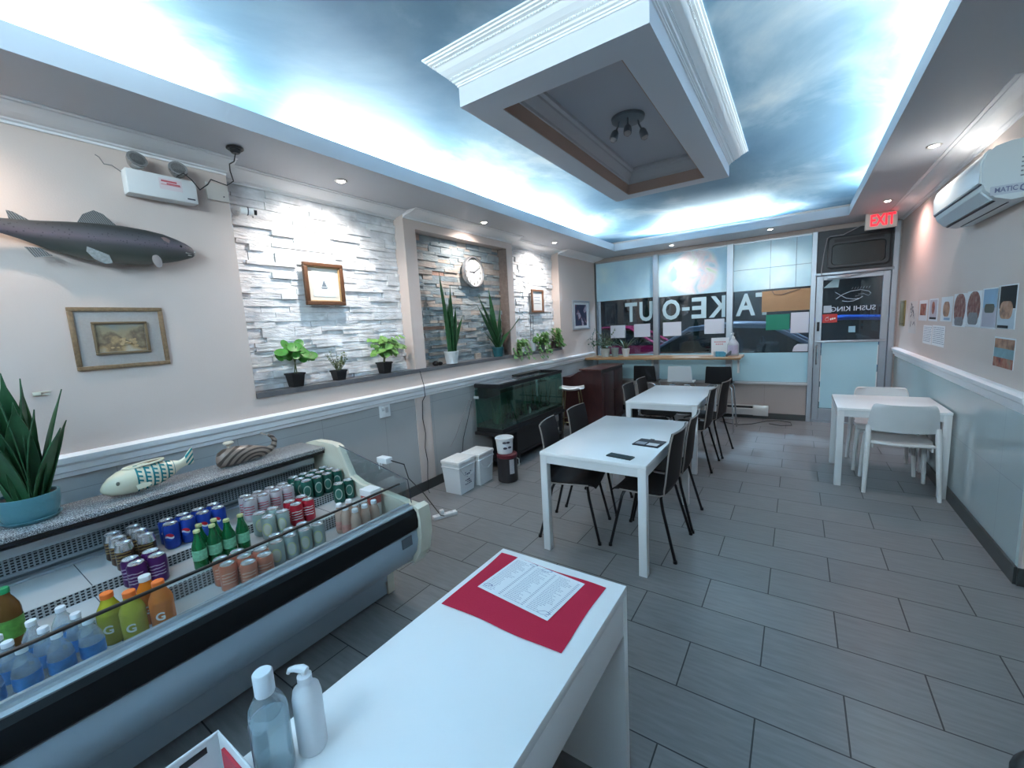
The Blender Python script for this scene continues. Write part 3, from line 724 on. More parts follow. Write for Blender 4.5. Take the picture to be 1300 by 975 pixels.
gpos = [((.935, .655), 'leftmost in the front row'), ((.935, .715), 'second from left in the front row'), ((.935, .775), 'third from left in the front row'), ((.935, .835), 'rightmost in the front row'), ((.873, .685), 'left in the rear row'), ((.873, .746), 'right in the rear row')]
place(gb, [((x, y, TZ[1]), random.uniform(-.3, .3), 'green glass soda bottle with pale cap, '+l) for (x, y), l in gpos], 'green glass bottles on the middle step')
milk = mat('pale_peach_drink', (.62, .42, .33), .2, trans=.15, ior=1.3)
mlab = mat('peach_bottle_label', (.55, .24, .20), .5, noise=.5, nscale=50)
mb_ = make_bottle('x', .0265, .165, milk, mat('white_bottle_cap', (.75, .77, .80), .35), cap_h=.018, cap_r=.016, lab_m=mlab, lz=(.14, .42), shoulder=.66, waist=False)
mpos = [((1.225, 1.262), 'leftmost, nearest the glass'), ((1.225, 1.322), 'second from left, nearest the glass'), ((1.222, 1.384), 'third from left, nearest the glass'), ((1.150, 1.255), 'left in the middle row'), ((1.150, 1.315), 'second in the middle row'), ((1.150, 1.376), 'third in the middle row'), ((1.082, 1.262), 'left in the rear row'), ((1.082, 1.322), 'right in the rear row')]
place(mb_, [((x, y, TZ[0]), 0, 'small peach coloured drink bottle with white cap, '+l) for (x, y), l in mpos], 'small peach bottles at the far end')
ct = thing('drink_carton', 'tall drink carton with white top and red band in the cooler corner', 'carton', (1.09, 1.465, TZ[0]+.0015))
obj('carton_body', MB().box((-.045, -.035, 0), (.045, .035, .14), .002), mat('cream_carton', (.52, .46, .40), .6), ct)
obj('red_band', MB().box((-.0456, -.0356, .095), (.0456, .0356, .142)), mat('red_carton_band', (.45, .07, .05), .5), ct, smooth=0)
obj('carton_lid', MB().box((-.05, -.04, .142), (.05, .04, .182), .004), white_pl, ct)

# ---------------------------------------------------------------- on the granite top
GZ = .905
green_leaf = mat('snake_plant_leaf', (.022, .085, .032), .4, noise=.55, nscale=26)
leaf_green = mat('bright_green_leaf', (.06, .24, .035), .42, noise=.4, nscale=18)
leaf_var = mat('variegated_leaf', (.16, .34, .08), .45, noise=.6, nscale=30)
stem_m = mat('brown_green_stem', (.10, .12, .05), .6)
soil = mat('potting_soil', (.035, .025, .018), .9, noise=.4, nscale=60, bump=.6, bscale=80)
def blade(mb, base, ang, lean, length, width, curve=.15, twist=0, seg=9):
    rows = []
    for i in range(seg+1):
        t = i/seg
        wd = width*(math.sin(PI*min(1, .30+t*.72))**.8 if t < .97 else .02)*.5
        if t > .75: wd *= max(.03, (1-t)/.25)**.75
        off = lean*t*length+curve*t*t*length
        x = base[0]+math.cos(ang)*off; y = base[1]+math.sin(ang)*off
        z = base[2]+length*t*math.cos(min(1.2, lean*.8))-curve*.25*length*t*t
        tw = ang+PI/2+twist*t
        dx, dy = math.cos(tw)*wd, math.sin(tw)*wd
        nx, ny = -math.sin(tw)*wd*.28, math.cos(tw)*wd*.28
        rows.append([(x-dx, y-dy, z), (x+nx, y+ny, z), (x+dx, y+dy, z)])
    mb.strip(rows, thick=.003)
def round_leaf(mb, c, n, r, squash=.85):
    n = Vector(n).normalized(); a = n.orthogonal().normalized(); b = n.cross(a)
    k = 10; cen = mb.b.verts.new(Vector(c)-n*r*.18); ring = []
    for i in range(k):
        th = 2*PI*i/k; ring.append(mb.b.verts.new(Vector(c)+a*math.cos(th)*r+b*math.sin(th)*r*squash))
    for i in range(k): mb.b.faces.new((cen, ring[i], ring[(i+1) % k]))
def heart_leaf(mb, c, d, n, l):
    d = Vector(d).normalized(); n = Vector(n); n = (n-d*n.dot(d)).normalized(); s = d.cross(n)
    pr = [(0, 0), (.05, .28), (.3, .42), (.6, .30), (1, 0), (.6, -.30), (.3, -.42), (.05, -.28)]
    mid = mb.b.verts.new(Vector(c)+d*l*.45-n*l*.07)
    vs = [mb.b.verts.new(Vector(c)+d*l*a+s*l*b-n*l*.12*a*a) for a, b in pr]
    for i in range(8): mb.b.faces.new((mid, vs[i], vs[(i+1) % 8]))
def pot_round(parent, rt, rb, h, m, rim=.006, wall=.006, soilz=.88, feet=0):
    p = [(0, 0), (rb, 0), (rt, h-.012), (rt+rim*.3, h-.010), (rt+rim*.3, h), (rt-wall, h), (rt-wall-.002, h*soilz-.004), (0, h*soilz-.004)]
    o = obj('pot', MB().lathe(p, 28, cap=False), m, parent, smooth=40)
    obj('soil', MB().lathe([(0, h*soilz), (rt-wall-.001, h*soilz), (rt-wall-.001, h*soilz-.006), (0, h*soilz-.006)], 20, cap=False), soil, parent, smooth=0)
    return o
def pot_square(parent, at, ab, h, m):
    mb = MB(); pr = [(ab, 0), (at*.97, h-.014), (at*1.06, h-.014), (at*1.06, h), (at*.94, h), (at*.92, h*.86)]
    rows = [[(-a, -a, z), (a, -a, z), (a, a, z), (-a, a, z), (-a, -a, z)] for a, z in pr]
    mb.strip(rows); mb.box((-ab, -ab, 0), (ab, ab, .004))
    obj('pot', mb, m, parent, smooth=0)
    a = at*.92; obj('soil', MB().box((-a, -a, h*.82), (a, a, h*.86)), soil, parent, smooth=0)
def textured_pot(name, col):
    m, N, L, b, tc = newmat(name, .4); b.inputs['Base Color'].default_value = (*col, 1)
    v = N.new('ShaderNodeTexVoronoi'); v.inputs['Scale'].default_value = 42; L.new(tc.outputs['Object'], v.inputs[0])
    bp = N.new('ShaderNodeBump'); bp.inputs['Strength'].default_value = .5; bp.inputs['Distance'].default_value = .006; L.new(v.outputs['Distance'], bp.inputs['Height']); L.new(bp.outputs[0], b.inputs['Normal'])
    return m
teal_pot = textured_pot('teal_textured_ceramic', (.09, .24, .28))
white_pot = textured_pot('white_textured_ceramic', (.66, .70, .72))
t = thing('snake_plant', 'big snake plant in round teal pot on the cooler granite top', 'plant', (.395, .245, GZ+.001))
t.scale = (1.32, 1.32, 1.32)
obj('saucer', MB().lathe([(0, 0), (.062, 0), (.072, .012), (.066, .012), (.060, .006), (0, .006)], 28, cap=False), teal_pot, t)
p = [(0, .007), (.058, .007), (.066, .022), (.074, .060), (.074, .088), (.068, .088), (.066, .075), (0, .075)]
obj('pot', MB().lathe(p, 28, cap=False), teal_pot, t, smooth=40)
obj('soil', MB().lathe([(0, .079), (.0665, .079), (.0665, .075), (0, .075)], 20, cap=False), soil, t, smooth=0)
mb = MB()
for (a, l, ln, wd, cv, dx, dy) in [(-1.9, .53, .10, .085, .03, 0, -.012), (-1.3, .38, .04, .075, .01, .022, -.005), (1.3, .40, .03, .080, .02, .01, .018), (1.45, .36, .20, .066, .06, .01, .03), (-1.6, .33, .22, .07, .06, 0, -.032), (.9, .24, .28, .062, .10, .03, .022), (-1.8, .44, .16, .075, .04, -.02, -.03), (.2, .33, .06, .078, .03, .032, 0), (2.4, .38, .06, .072, .03, -.02, .02), (1.7, .25, .26, .060, .08, 0, .04), (-.7, .28, .22, .066, .08, .03, -.022), (-.2, .42, .02, .08, .0, .0, .0), (1.1, .30, .10, .07, .04, .03, .012), (-1.0, .30, .10, .07, .04, .028, -.018)]:
    blade(mb, (dx, dy, .07), a, ln, l, wd, cv, twist=random.uniform(-.4, .4))
obj('leaves', mb, green_leaf, t, smooth=60)

cf = thing('ceramic_fish', 'cream and teal ceramic fish planter lying on the cooler granite top', 'ornament', (.425, .655, GZ+.001), 0)
cf.scale = (1.2, .93, 1.28)
cream = mat('cream_glaze', (.70, .66, .50), .25)
def loft(mb, secs, seg=20):
    rings = []
    for (x, cz, ry, rz) in secs:
        rings.append([mb.b.verts.new((ry*math.cos(2*PI*k/seg), x, cz+rz*math.sin(2*PI*k/seg))) for k in range(seg)])
    for a, b in zip(rings, rings[1:]):
        for k in range(seg):
            j = (k+1) % seg; mb.b.faces.new((a[k], a[j], b[j], b[k]))
    mb.b.faces.new(rings[0][::-1]); mb.b.faces.new(rings[-1])
def fish_scales():
    m, N, L, b, tc = newmat('cream_glaze_with_teal_scales', .25)
    sep = N.new('ShaderNodeSeparateXYZ'); L.new(tc.outputs['Object'], sep.inputs[0])
    y, z = sep.outputs['Y'], sep.outputs['Z']
    zone = mathn(N, L, 'MULTIPLY', mathn(N, L, 'GREATER_THAN', y, -.070), mathn(N, L, 'LESS_THAN', y, .105))
    col_i = mathn(N, L, 'FRACT', mathn(N, L, 'DIVIDE', y, .034))
    bar = mathn(N, L, 'LESS_THAN', col_i, .24)
    rib = mathn(N, L, 'MULTIPLY', mathn(N, L, 'LESS_THAN', mathn(N, L, 'FRACT', mathn(N, L, 'DIVIDE', mathn(N, L, 'ADD', z, mathn(N, L, 'MULTIPLY', y, .3)), .017)), .45), mathn(N, L, 'LESS_THAN', col_i, .72))
    k = mathn(N, L, 'MULTIPLY', mathn(N, L, 'MAXIMUM', bar, rib), zone)
    k = mathn(N, L, 'MULTIPLY', k, mathn(N, L, 'LESS_THAN', z, .108))
    tail = mathn(N, L, 'MULTIPLY', mathn(N, L, 'GREATER_THAN', y, .165), mathn(N, L, 'LESS_THAN', mathn(N, L, 'FRACT', mathn(N, L, 'DIVIDE', mathn(N, L, 'SUBTRACT', z, mathn(N, L, 'MULTIPLY', y, .8)), .022)), .5))
    k = mathn(N, L, 'MAXIMUM', k, tail)
    L.new(mixc(N, L, k, (.70, .66, .50), (.02, .20, .22)), b.inputs['Base Color'])
    return m
mb = MB(); loft(mb, [(-.205, .042, .006, .006), (-.195, .044, .020, .018), (-.17, .048, .034, .034), (-.13, .053, .044, .046), (-.08, .056, .048, .052), (-.02, .058, .046, .052), (.05, .060, .038, .044), (.10, .064, .026, .031), (.135, .069, .014, .018), (.16, .076, .010, .018), (.185, .088, .007, .030), (.205, .098, .004, .036)])
obj('fish_body', mb, fish_scales(), cf, smooth=60)
obj('planter_opening', MB().lathe([(0, 0), (1, 0)], 24, T(0, -.02, .107) @ RX(.05) @ SC(.026, .085, 1), cap=False), mat('brown_opening', (.16, .10, .06), .8), cf, smooth=0)
obj('opening_rim', MB().tube([(.028*math.cos(a), -.02+.088*math.sin(a), .107+.004*math.sin(a)) for a in [2*PI*i/24 for i in range(25)]], .0045), cream, cf)
obj('fish_eye', MB().lathe([(0, .004), (.006, .003), (.008, 0)], 14, T(.040, -.145, .062) @ RY(PI/2)), mat('painted_eye', (.20, .20, .16), .3), cf)
obj('fish_fin', MB().strip([[(.047, -.08, .040), (.050, -.075, .022)], [(.05, -.05, .045), (.054, -.045, .024)], [(.047, -.02, .040), (.050, -.015, .030)]], thick=.004), cream, cf)

wh = thing('ceramic_whale', 'brown striped ceramic whale with curled tail on the granite top', 'ornament', (.395, 1.10, GZ+.001), 0)
wh.scale = (1.2, 1.2, 1.2)
def whale_mat():
    m, N, L, b, tc = newmat('brown_striped_glaze', .3)
    wv = N.new('ShaderNodeTexWave'); wv.wave_type = 'RINGS'; wv.rings_direction = 'X'; wv.inputs['Scale'].default_value = 13; wv.inputs['Distortion'].default_value = .6
    mp = N.new('ShaderNodeMapping'); mp.inputs['Location'].default_value = (0, -.035, -.005); mp.inputs['Scale'].default_value = (1, .75, 1.3); L.new(tc.outputs['Object'], mp.inputs[0]); L.new(mp.outputs[0], wv.inputs[0])
    r = ramp(N, L, wv.outputs['Fac'], [(.30, (.05, .035, .028)), (.42, (.26, .20, .165))]); L.new(r.outputs[0], b.inputs['Base Color'])
    return m
wm = whale_mat()
mb = MB(); loft(mb, [(-.115, .035, .012, .020), (-.105, .040, .030, .036), (-.08, .045, .040, .044), (-.03, .046, .043, .046), (.03, .042, .038, .041), (.08, .034, .028, .032), (.115, .030, .018, .022)])
obj('whale_body', mb, wm, wh, smooth=60)
obj('whale_tail', MB().tube([(0, .09, .028), (0, .125, .030), (0, .155, .046), (0, .163, .075), (0, .150, .097), (0, .135, .106)], [.022, .019, .016, .013, .010, .007], 12), wm, wh, smooth=60)
mb = MB()
for s in (-1, 1): mb.strip([[(0, .135, .100), (s*.012, .128, .106)], [(s*.02, .128, .112), (s*.03, .118, .112)], [(s*.034, .118, .124), (s*.038, .112, .120)]], thick=.004)
obj('tail_fluke', mb, mat('pale_tail_glaze', (.30, .25, .21), .3), wh)
obj('spout', MB().lathe([(0, 0), (.010, 0), (.008, .014), (.016, .020), (.024, .028), (.020, .034), (.008, .030), (0, .031)], 14, T(0, -.055, .086)), mat('cream_spout', (.62, .56, .46), .3), wh)

# ================================================================ white desk-counter in the foreground
DX0, DX1, DY1, DZ = 2.195, 2.70, 1.262, .75
desk_white = mat('white_laminate', (.88, .88, .88), .42)
desk = thing('counter_desk', 'white laminate counter desk with thick apron in the foreground', 'desk', (0, 0, 0))
obj('desk_top', MB().box((DX0, -.25, DZ-.03), (DX1, DY1, DZ), .002), desk_white, desk)
obj('apron', MB().box((DX1-.022, -.25, .590), (DX1-.002, DY1-.02, DZ-.030), .001), desk_white, desk)
obj('apron', MB().box((DX0+.002, -.25, .590), (DX0+.022, DY1-.02, DZ-.030), .001), desk_white, desk)
obj('side_panel', MB().box((DX0, DY1-.032, 0), (DX1, DY1-.001, DZ-.03), .001), desk_white, desk)
obj('side_panel', MB().box((DX0, -.25, 0), (DX1, -.22, DZ-.03), .001), desk_white, desk)
obj('modesty_panel', MB().box((DX0+.03, -.22, .10), (DX0+.045, DY1-.034, .59)), mat('shadow_side_laminate', (.60, .58, .55), .4), desk, smooth=0)  # duller copy of the desk laminate, knee-space shade put into its colour
red_cloth = mat('red_felt_cloth', (.50, .010, .045), .85, bump=.3, bscale=300)
def cloth(corners, z, nx=24, ny=20, amp=.004):
    mb = MB(); rows = []
    c = [Vector(p) for p in corners]
    for j in range(ny+1):
        v = j/ny; row = []
        for i in range(nx+1):
            u_ = i/nx
            p = c[0].lerp(c[1], u_).lerp(c[3].lerp(c[2], u_), v)
            e = min(u_, 1-u_, v, 1-v)
            j_ = .006*math.sin(u_*9+v*5) if e < 1e-6 else 0
            row.append((p.x+j_*.5, p.y+j_*.5, z+.0012+max(0, .05-e)*amp*(1+math.sin(u_*17)+math.cos(v*13))))
        rows.append(row)
    mb.strip(rows, thick=.0012); return mb
tag(obj('placemat', cloth([(2.212, 1.228, 0), (2.645, 1.214, 0), (2.645, .888, 0), (2.222, .884, 0)], DZ+.0006), red_cloth, smooth=60), 'red felt placemat lying near the far end of the white counter', 'placemat')
menu = thing('menu_sheet', 'white printed order menu sheet on the red placemat', 'menu', (2.42, 1.105, DZ+.0045), -.10)
obj('sheet', MB().box((-.142, -.112, 0), (.148, .108, .0006)), paper, menu, smooth=0)
ink = MB(); rnd = random.Random(4)
for cidx in range(3):
    x = -.132+cidx*.094
    for k in range(26):
        y = .092-k*.0076
        if y < -.102: break
        l = rnd.uniform(.03, .062) if k % 7 else .04
        xx = x
        while xx < x+l:
            wl__ = rnd.uniform(.004, .011); ink.box((xx, y-.0008, .0006), (xx+wl__, y+.0008, .0009)); xx += wl__+.002
        ink.box((x+.072, y-.0011, .0006), (x+.082, y+.0011, .0009))
obj('printed_lines', ink, mat('menu_ink', (.30, .31, .38), .8), menu, smooth=0)
scr = MB()
for (cx, cy, r) in ((-.118, -.085, .013), (.0, .098, .016), (.12, -.09, .016), (-.06, .1, .012)):
    scr.tube([(cx+r*math.cos(a*.9)*(1+.3*math.sin(a*2)), cy+r*.6*math.sin(a), .0009) for a in [i*.4 for i in range(22)]], .0005, 4)
obj('pen_scribble', scr, mat('blue_ink', (.08, .10, .25), .7), menu, smooth=0)
san = thing('sanitizer_bottle', 'clear plastic sanitizer bottle with frosted cap on the white counter', 'bottle', (2.288, .322, DZ), .3)
san.scale = (1.12, 1.12, 1.01)
clear = petmat('clear_gel_plastic', (.90, .94, .96), (.50, .62, .68), .22)
obj('bottle_body', MB().lathe([(0, .003), (.028, 0), (.032, .006), (.032, .135), (.030, .150), (.022, .168), (.013, .176), (.013, .182), (0, .182)], 28, cap=False), clear, san, smooth=50)
obj('gel', MB().lathe([(0, .006), (.029, .006), (.0295, .125), (0, .125)], 24, cap=False), petmat('pale_blue_gel', (.80, .90, .93), (.36, .54, .62), .35), san, smooth=40)
obj('bottle_cap', MB().lathe([(0, .178), (.0155, .178), (.0165, .182), (.0165, .222), (.014, .225), (0, .225)], 24, cap=False), mat('frosted_cap', (.68, .73, .78), .35), san, smooth=40)
obj('bottle_label', MB().strip([[(.0325*math.cos(a), .0325*math.sin(a), z) for a in [2.6+i*.2 for i in range(9)]] for z in (.03, .125)]), mat('mauve_label', (.48, .38, .46), .5, noise=.3, nscale=60), san)
lot = thing('pump_bottle', 'white lotion pump bottle beside the clear sanitizer bottle', 'bottle', (2.305, .392, DZ), 3.5)
lw_ = mat('white_lotion_plastic', (.76, .77, .80), .3)
obj('bottle_body', MB().lathe([(0, .003), (.026, 0), (.029, .006), (.029, .125), (.026, .142), (.014, .153), (.013, .158), (0, .158)], 26, T(0, 0, 0) @ SC(1, 1, 1), cap=False), lw_, lot, smooth=50)
obj('pump_collar', MB().lathe([(0, .156), (.0145, .156), (.0145, .172), (.006, .174), (.005, .182), (0, .182)], 20, cap=False), lw_, lot, smooth=40)
obj('pump_head', MB().tube([(-.008, 0, .184), (.004, 0, .186), (.02, 0, .184), (.036, 0, .178), (.040, 0, .170)], [.007, .009, .007, .005, .004], 10), lw_, lot)
bx = thing('plastic_tray', 'white plastic box with red lining at the near end of the counter', 'box', (2.245, .165, DZ), 0)
bm_ = mat('white_box_plastic', (.70, .71, .72), .4)
bb = MB(); bb.box((-.05, -.28, 0), (.115, .10, .004)); bb.box((-.05, -.28, 0), (-.046, .10, .095), .001); bb.box((-.05, .096, 0), (.115, .10, .095), .001); bb.box((.111, -.28, 0), (.115, .10, .05), .001)
bb.tube([(-.048, -.28, .095), (-.048, .098, .095), (.113, .098, .095)], .0035)
obj('box_shell', bb, bm_, bx)
obj('red_lining', MB().box((-.02, .090, .02), (.10, .0955, .078)), mat('red_lining', (.45, .02, .04), .5), bx, smooth=0)
obj('handle_slot', MB().box((-.0458, .03, .070), (-.0448, .075, .084), .0004), black_pl, bx)

# ================================================================ left wall: fish, pictures, emergency light, clock
def taxidermy():
    t = thing('mounted_fish', 'dark grey mounted taxidermy trout high on the left wall', 'trophy', (.012, .70, 2.185))
    m, N, L, b, tc = newmat('trout_skin', .38)
    sep = N.new('ShaderNodeSeparateXYZ'); L.new(tc.outputs['Object'], sep.inputs[0])
    zz = mathn(N, L, 'MULTIPLY_ADD', sep.outputs['Z'], 4.2, .52)
    r = ramp(N, L, zz, [(.12, (.12, .11, .09)), (.30, (.050, .055, .046)), (.48, (.060, .057, .058)), (.60, (.125, .095, .115)), (.72, (.085, .08, .088)), (.85, (.04, .043, .044)), (1, (.03, .033, .034))])
    v = N.new('ShaderNodeTexVoronoi'); v.inputs['Scale'].default_value = 65; L.new(tc.outputs['Object'], v.inputs[0])
    sp = mathn(N, L, 'MULTIPLY', mathn(N, L, 'LESS_THAN', v.outputs['Distance'], .22), mathn(N, L, 'GREATER_THAN', sep.outputs['Z'], .0))
    L.new(mixc(N, L, mathn(N, L, 'MULTIPLY', sp, .6), r.outputs[0], (.02, .02, .02)), b.inputs['Base Color'])
    # sections along the body: (y, centre z, half depth, half height)
    sec = [(-.42, .045, .008, .030), (-.36, .042, .018, .030), (-.28, .030, .026, .045), (-.20, .016, .036, .066), (-.10, .006, .046, .088), (0, .002, .052, .100), (.10, .002, .054, .104), (.20, .004, .052, .096), (.28, .006, .046, .082), (.34, .004, .038, .064), (.385, .002, .028, .046), (.415, -.002, .018, .030), (.43, -.004, .008, .014)]
    mb = MB(); rings = []
    for (y, cz, rx, rz) in sec: rings.append([mb.b.verts.new((.055+rx*math.cos(2*PI*k/24), y, cz+rz*math.sin(2*PI*k/24))) for k in range(24)])
    for a, b2 in zip(rings, rings[1:]):
        for k in range(24): mb.b.faces.new((a[k], a[(k+1) % 24], b2[(k+1) % 24], b2[k]))
    mb.b.faces.new(rings[0][::-1]); mb.b.faces.new(rings[-1])
    obj('fish_body', mb, m, t, smooth=70)
    fin_m, N, L, b, tc = newmat('ribbed_fin', .5)
    sep = N.new('ShaderNodeSeparateXYZ'); L.new(tc.outputs['Object'], sep.inputs[0])
    rb = mathn(N, L, 'GREATER_THAN', mathn(N, L, 'FRACT', mathn(N, L, 'MULTIPLY', mathn(N, L, 'ADD', sep.outputs['Y'], mathn(N, L, 'MULTIPLY', sep.outputs['Z'], .5)), 110)), .6)
    L.new(mixc(N, L, rb, (.075, .075, .075), (.22, .22, .22)), b.inputs['Base Color'])
    def fin(name, poly, x=.055, tilt=None):
        mb = MB().prism(poly, 'x', x-.003, x+.003)
        return obj(name, mb, fin_m, t, smooth=0)
    fin('dorsal_fin', [(-.075, .088), (-.045, .140), (.0, .168), (.035, .155), (.075, .112), (.085, .100)])
    fin('adipose_fin', [(-.30, .062), (-.305, .112), (-.285, .108), (-.24, .080), (-.235, .070)])
    fin('tail_fin', [(-.40, .070), (-.50, .120), (-.49, .05), (-.50, -.03), (-.40, .020)])
    obj('pelvic_fin', MB().prism([(-.06, -.03), (.02, -.065), (.03, -.105), (.0, -.112), (-.04, -.09), (-.065, -.055)], 'x', .10, .106), mat('pale_ribbed_fin', (.26, .27, .27), .5, noise=.5, nscale=90), t, smooth=0)
    obj('pectoral_fin', MB().lathe([(0, .004), (.7, .003), (1, 0), (.7, -.003), (0, -.004)], 18, T(.098, .225, -.075) @ RX(.2) @ RY(PI/2) @ SC(.036, .022, 1)), mat('pale_fin', (.30, .25, .24), .5), t)
    obj('anal_fin', MB().prism([(-.22, -.05), (-.18, -.082), (-.24, -.095), (-.27, -.05)], 'x', .05, .056), fin_m, t, smooth=0)
    obj('gill_cover', MB().lathe([(0, .008), (.6, .006), (1, 0)], 18, T(.090, .275, .02) @ RY(PI/2) @ SC(.045, .038, 1), cap=False), mat('pink_gill', (.26, .17, .16), .4, noise=.3, nscale=40), t)
    obj('fish_eye', MB().lathe([(0, .006), (.006, .004), (.009, 0)], 14, T(.085, .352, .022) @ RY(PI/2), cap=False), mat('glass_eye', (.02, .02, .02), .1), t)
    mbm = MB().tube([(.060, .432, .004), (.070, .405, -.012), (.082, .372, -.010)], .005, 8).tube([(.060, .428, -.012), (.068, .405, -.022), (.078, .385, -.022)], .004, 8)
    obj('fish_mouth', mbm, mat('pale_jaw', (.42, .40, .38), .4), t)
taxidermy()
def frame_rect(mb, w_, h_, bar, d0, d1, bev=.003):
    # frame in the local XY plane, thickness along z
    mb.box((-w_/2, -h_/2, d0), (w_/2, -h_/2+bar, d1), bev); mb.box((-w_/2, h_/2-bar, d0), (w_/2, h_/2, d1), bev)
    mb.box((-w_/2, -h_/2+bar, d0), (-w_/2+bar, h_/2-bar, d1), bev); mb.box((w_/2-bar, -h_/2+bar, d0), (w_/2, h_/2-bar, d1), bev)
    return mb
def hung(o, M): o.data.transform(M)
def picture(name, label, loc, M, w_, h_, bar, fm, mats, depth=.02, tilt=0, cat='picture'):
    t = thing(name, label, cat, loc)
    f = frame_rect(MB(), w_, h_, bar, 0, depth); o = obj('picture_frame', f, fm, t); o.data.transform(M)
    z = .004
    for (pn, pw, ph, pm) in mats:
        o = obj(pn, MB().box((-pw/2, -ph/2, z-.003), (pw/2, ph/2, z)), pm, t, smooth=0); o.data.transform(M); z += .0025
    return t
gold = mat('aged_gold_frame', (.23, .15, .085), .5, noise=.5, nscale=60, metal=.2)
greyliner = mat('grey_linen_liner', (.38, .34, .32), .8, noise=.1, nscale=90)
def still_life():
    m, N, L, b, tc = newmat('dark_still_life_painting', .5)
    n = N.new('ShaderNodeTexNoise'); n.inputs['Scale'].default_value = 14; n.inputs['Detail'].default_value = 6; L.new(tc.outputs['Object'], n.inputs[0])
    sep = N.new('ShaderNodeSeparateXYZ'); L.new(tc.outputs['Object'], sep.inputs[0])
    k = mathn(N, L, 'ADD', mathn(N, L, 'MULTIPLY', sep.outputs['Z'], -3.0), mathn(N, L, 'MULTIPLY', n.outputs['Fac'], .9))
    r = ramp(N, L, k, [(.15, (.24, .24, .22)), (.36, (.30, .24, .15)), (.50, (.13, .09, .06)), (.62, (.38, .26, .13)), (.78, (.40, .36, .30))])
    L.new(r.outputs[0], b.inputs['Base Color']); return m
t = picture('wall_picture', 'gilt framed still life painting on the beige left wall under the fish', (.002, .738, 1.687), FACE_X, .40, .335, .022, gold, [('liner', .37, .30, greyliner), ('painting', .205, .150, still_life())], .014)
o = obj('inner_frame', frame_rect(MB(), .235, .178, .012, .004, .018), mat('dark_inner_frame', (.16, .11, .06), .5), t); o.data.transform(FACE_X)
pm = MB(); rnd = random.Random(2)
for k in range(16): bmesh.ops.create_icosphere(pm.b, subdivisions=2, radius=1, matrix=T(rnd.uniform(-.05, .06), rnd.uniform(-.055, -.005), .0105) @ SC(rnd.uniform(.005, .013), rnd.uniform(.004, .009), .0008))
o = obj('painted_objects', pm, mat('ochre_paint', (.40, .28, .15), .5, noise=.6, nscale=70), t); o.data.transform(FACE_X)
brown_fr = mat('brown_carved_frame', (.11, .048, .022), .45, noise=.4, nscale=70)
t = picture('wall_picture', 'brown framed small boat drawing on the white stone wall', (-.085, 2.065, 2.057), FACE_X, .345, .335, .030, brown_fr, [('mat_board', .30, .29, mat('cream_mat_board', (.66, .64, .58), .8)), ('drawing', .20, .20, mat('pale_drawing_paper', (.62, .68, .70), .8, noise=.1, nscale=15))], .03)
o = obj('gilt_slip', frame_rect(MB(), .292, .282, .012, .003, .018), mat('gilt_slip', (.50, .33, .16), .4, metal=.3), t); o.data.transform(FACE_X)
o = obj('drawn_boat', MB().prism([(-.022, -.018), (.0, .035), (.022, -.018)], 'z', .0065, .0075).prism([(-.03, -.024), (.03, -.024), (.02, -.036), (-.02, -.036)], 'z', .0065, .0075), mat('grey_ink', (.16, .20, .24), .8), t, smooth=0); o.data.transform(FACE_X)
t = picture('wall_picture', 'thin brown framed certificate on the far white stone panel', (-.085, 5.495, 1.992), FACE_X, .34, .335, .030, mat('thin_brown_frame', (.19, .09, .05), .45), [('certificate', .29, .29, mat('certificate_paper', (.64, .66, .66), .8))], .025)
o = obj('printed_lines', MB().box((-.09, .05, .0045), (.09, .06, .006)).box((-.08, .01, .0045), (.08, .018, .006)).box((-.09, -.04, .0045), (.09, -.032, .006)), mat('grey_print', (.32, .34, .38), .8), t, smooth=0); o.data.transform(FACE_X)
def streak_photo():
    m, N, L, b, tc = newmat('night_light_photo', .3)
    wv = N.new('ShaderNodeTexWave'); wv.wave_type = 'BANDS'; wv.inputs['Scale'].default_value = 5; wv.inputs['Distortion'].default_value = 9; wv.inputs['Detail'].default_value = 3; L.new(tc.outputs['Object'], wv.inputs[0])
    r = ramp(N, L, wv.outputs['Fac'], [(.2, (.03, .04, .09)), (.6, (.09, .07, .13)), (.85, (.22, .09, .12)), (.97, (.5, .5, .6))]); L.new(r.outputs[0], b.inputs['Base Color']); return m
picture('wall_picture', 'grey framed dark photograph on the left wall beside the shop window', (.002, 6.83, 1.77), FACE_X, .70, .50, .03, mat('silver_grey_frame', (.38, .40, .44), .4, metal=.4), [('mat_board', .66, .46, mat('white_mat_board', (.70, .72, .74), .8)), ('photograph', .46, .36, streak_photo())], .022)
# clock
ck = thing('wall_clock', 'round white wall clock with silver rim on the grey stone niche', 'clock', (-.092, 4.005, 2.295))
def put(name, mb, m, M=FACE_X, smooth=35):
    o = obj(name, mb, m, ck, smooth=smooth); o.data.transform(M)
put('clock_rim', MB().lathe([(.165, 0), (.182, .004), (.186, .02), (.182, .05), (.170, .056), (.163, .05), (.163, .03)], 48, cap=False), mat('silver_rim', (.45, .44, .45), .25, metal=.8))
put('clock_face', MB().lathe([(0, 0), (.166, 0), (.166, .032), (0, .032)], 48, cap=False), mat('clock_face', (.62, .62, .60), .4))
nm_ = bmesh.new()
for h in range(1, 13):
    a = PI/2-h*PI/6
    me = text_mesh(str(h), .040, .0006, bold=.0006, M=T(.132*math.cos(a), .132*math.sin(a), .033)); nm_.from_mesh(me)
nb = MB(); nb.b.free(); nb.b = nm_
put('numerals', nb, mat('clock_numeral', (.10, .09, .08), .6), smooth=0)
put('hour_hand', MB().box((-.004, -.012, .036), (.004, .078, .038), .001, RZ(math.radians(85))), tape_dark)
put('minute_hand', MB().box((-.003, -.015, .039), (.003, .118, .041), .001, RZ(math.radians(-60))), tape_dark)
put('hand_hub', MB().lathe([(0, .042), (.008, .042), (.008, .034)], 14), tape_dark)
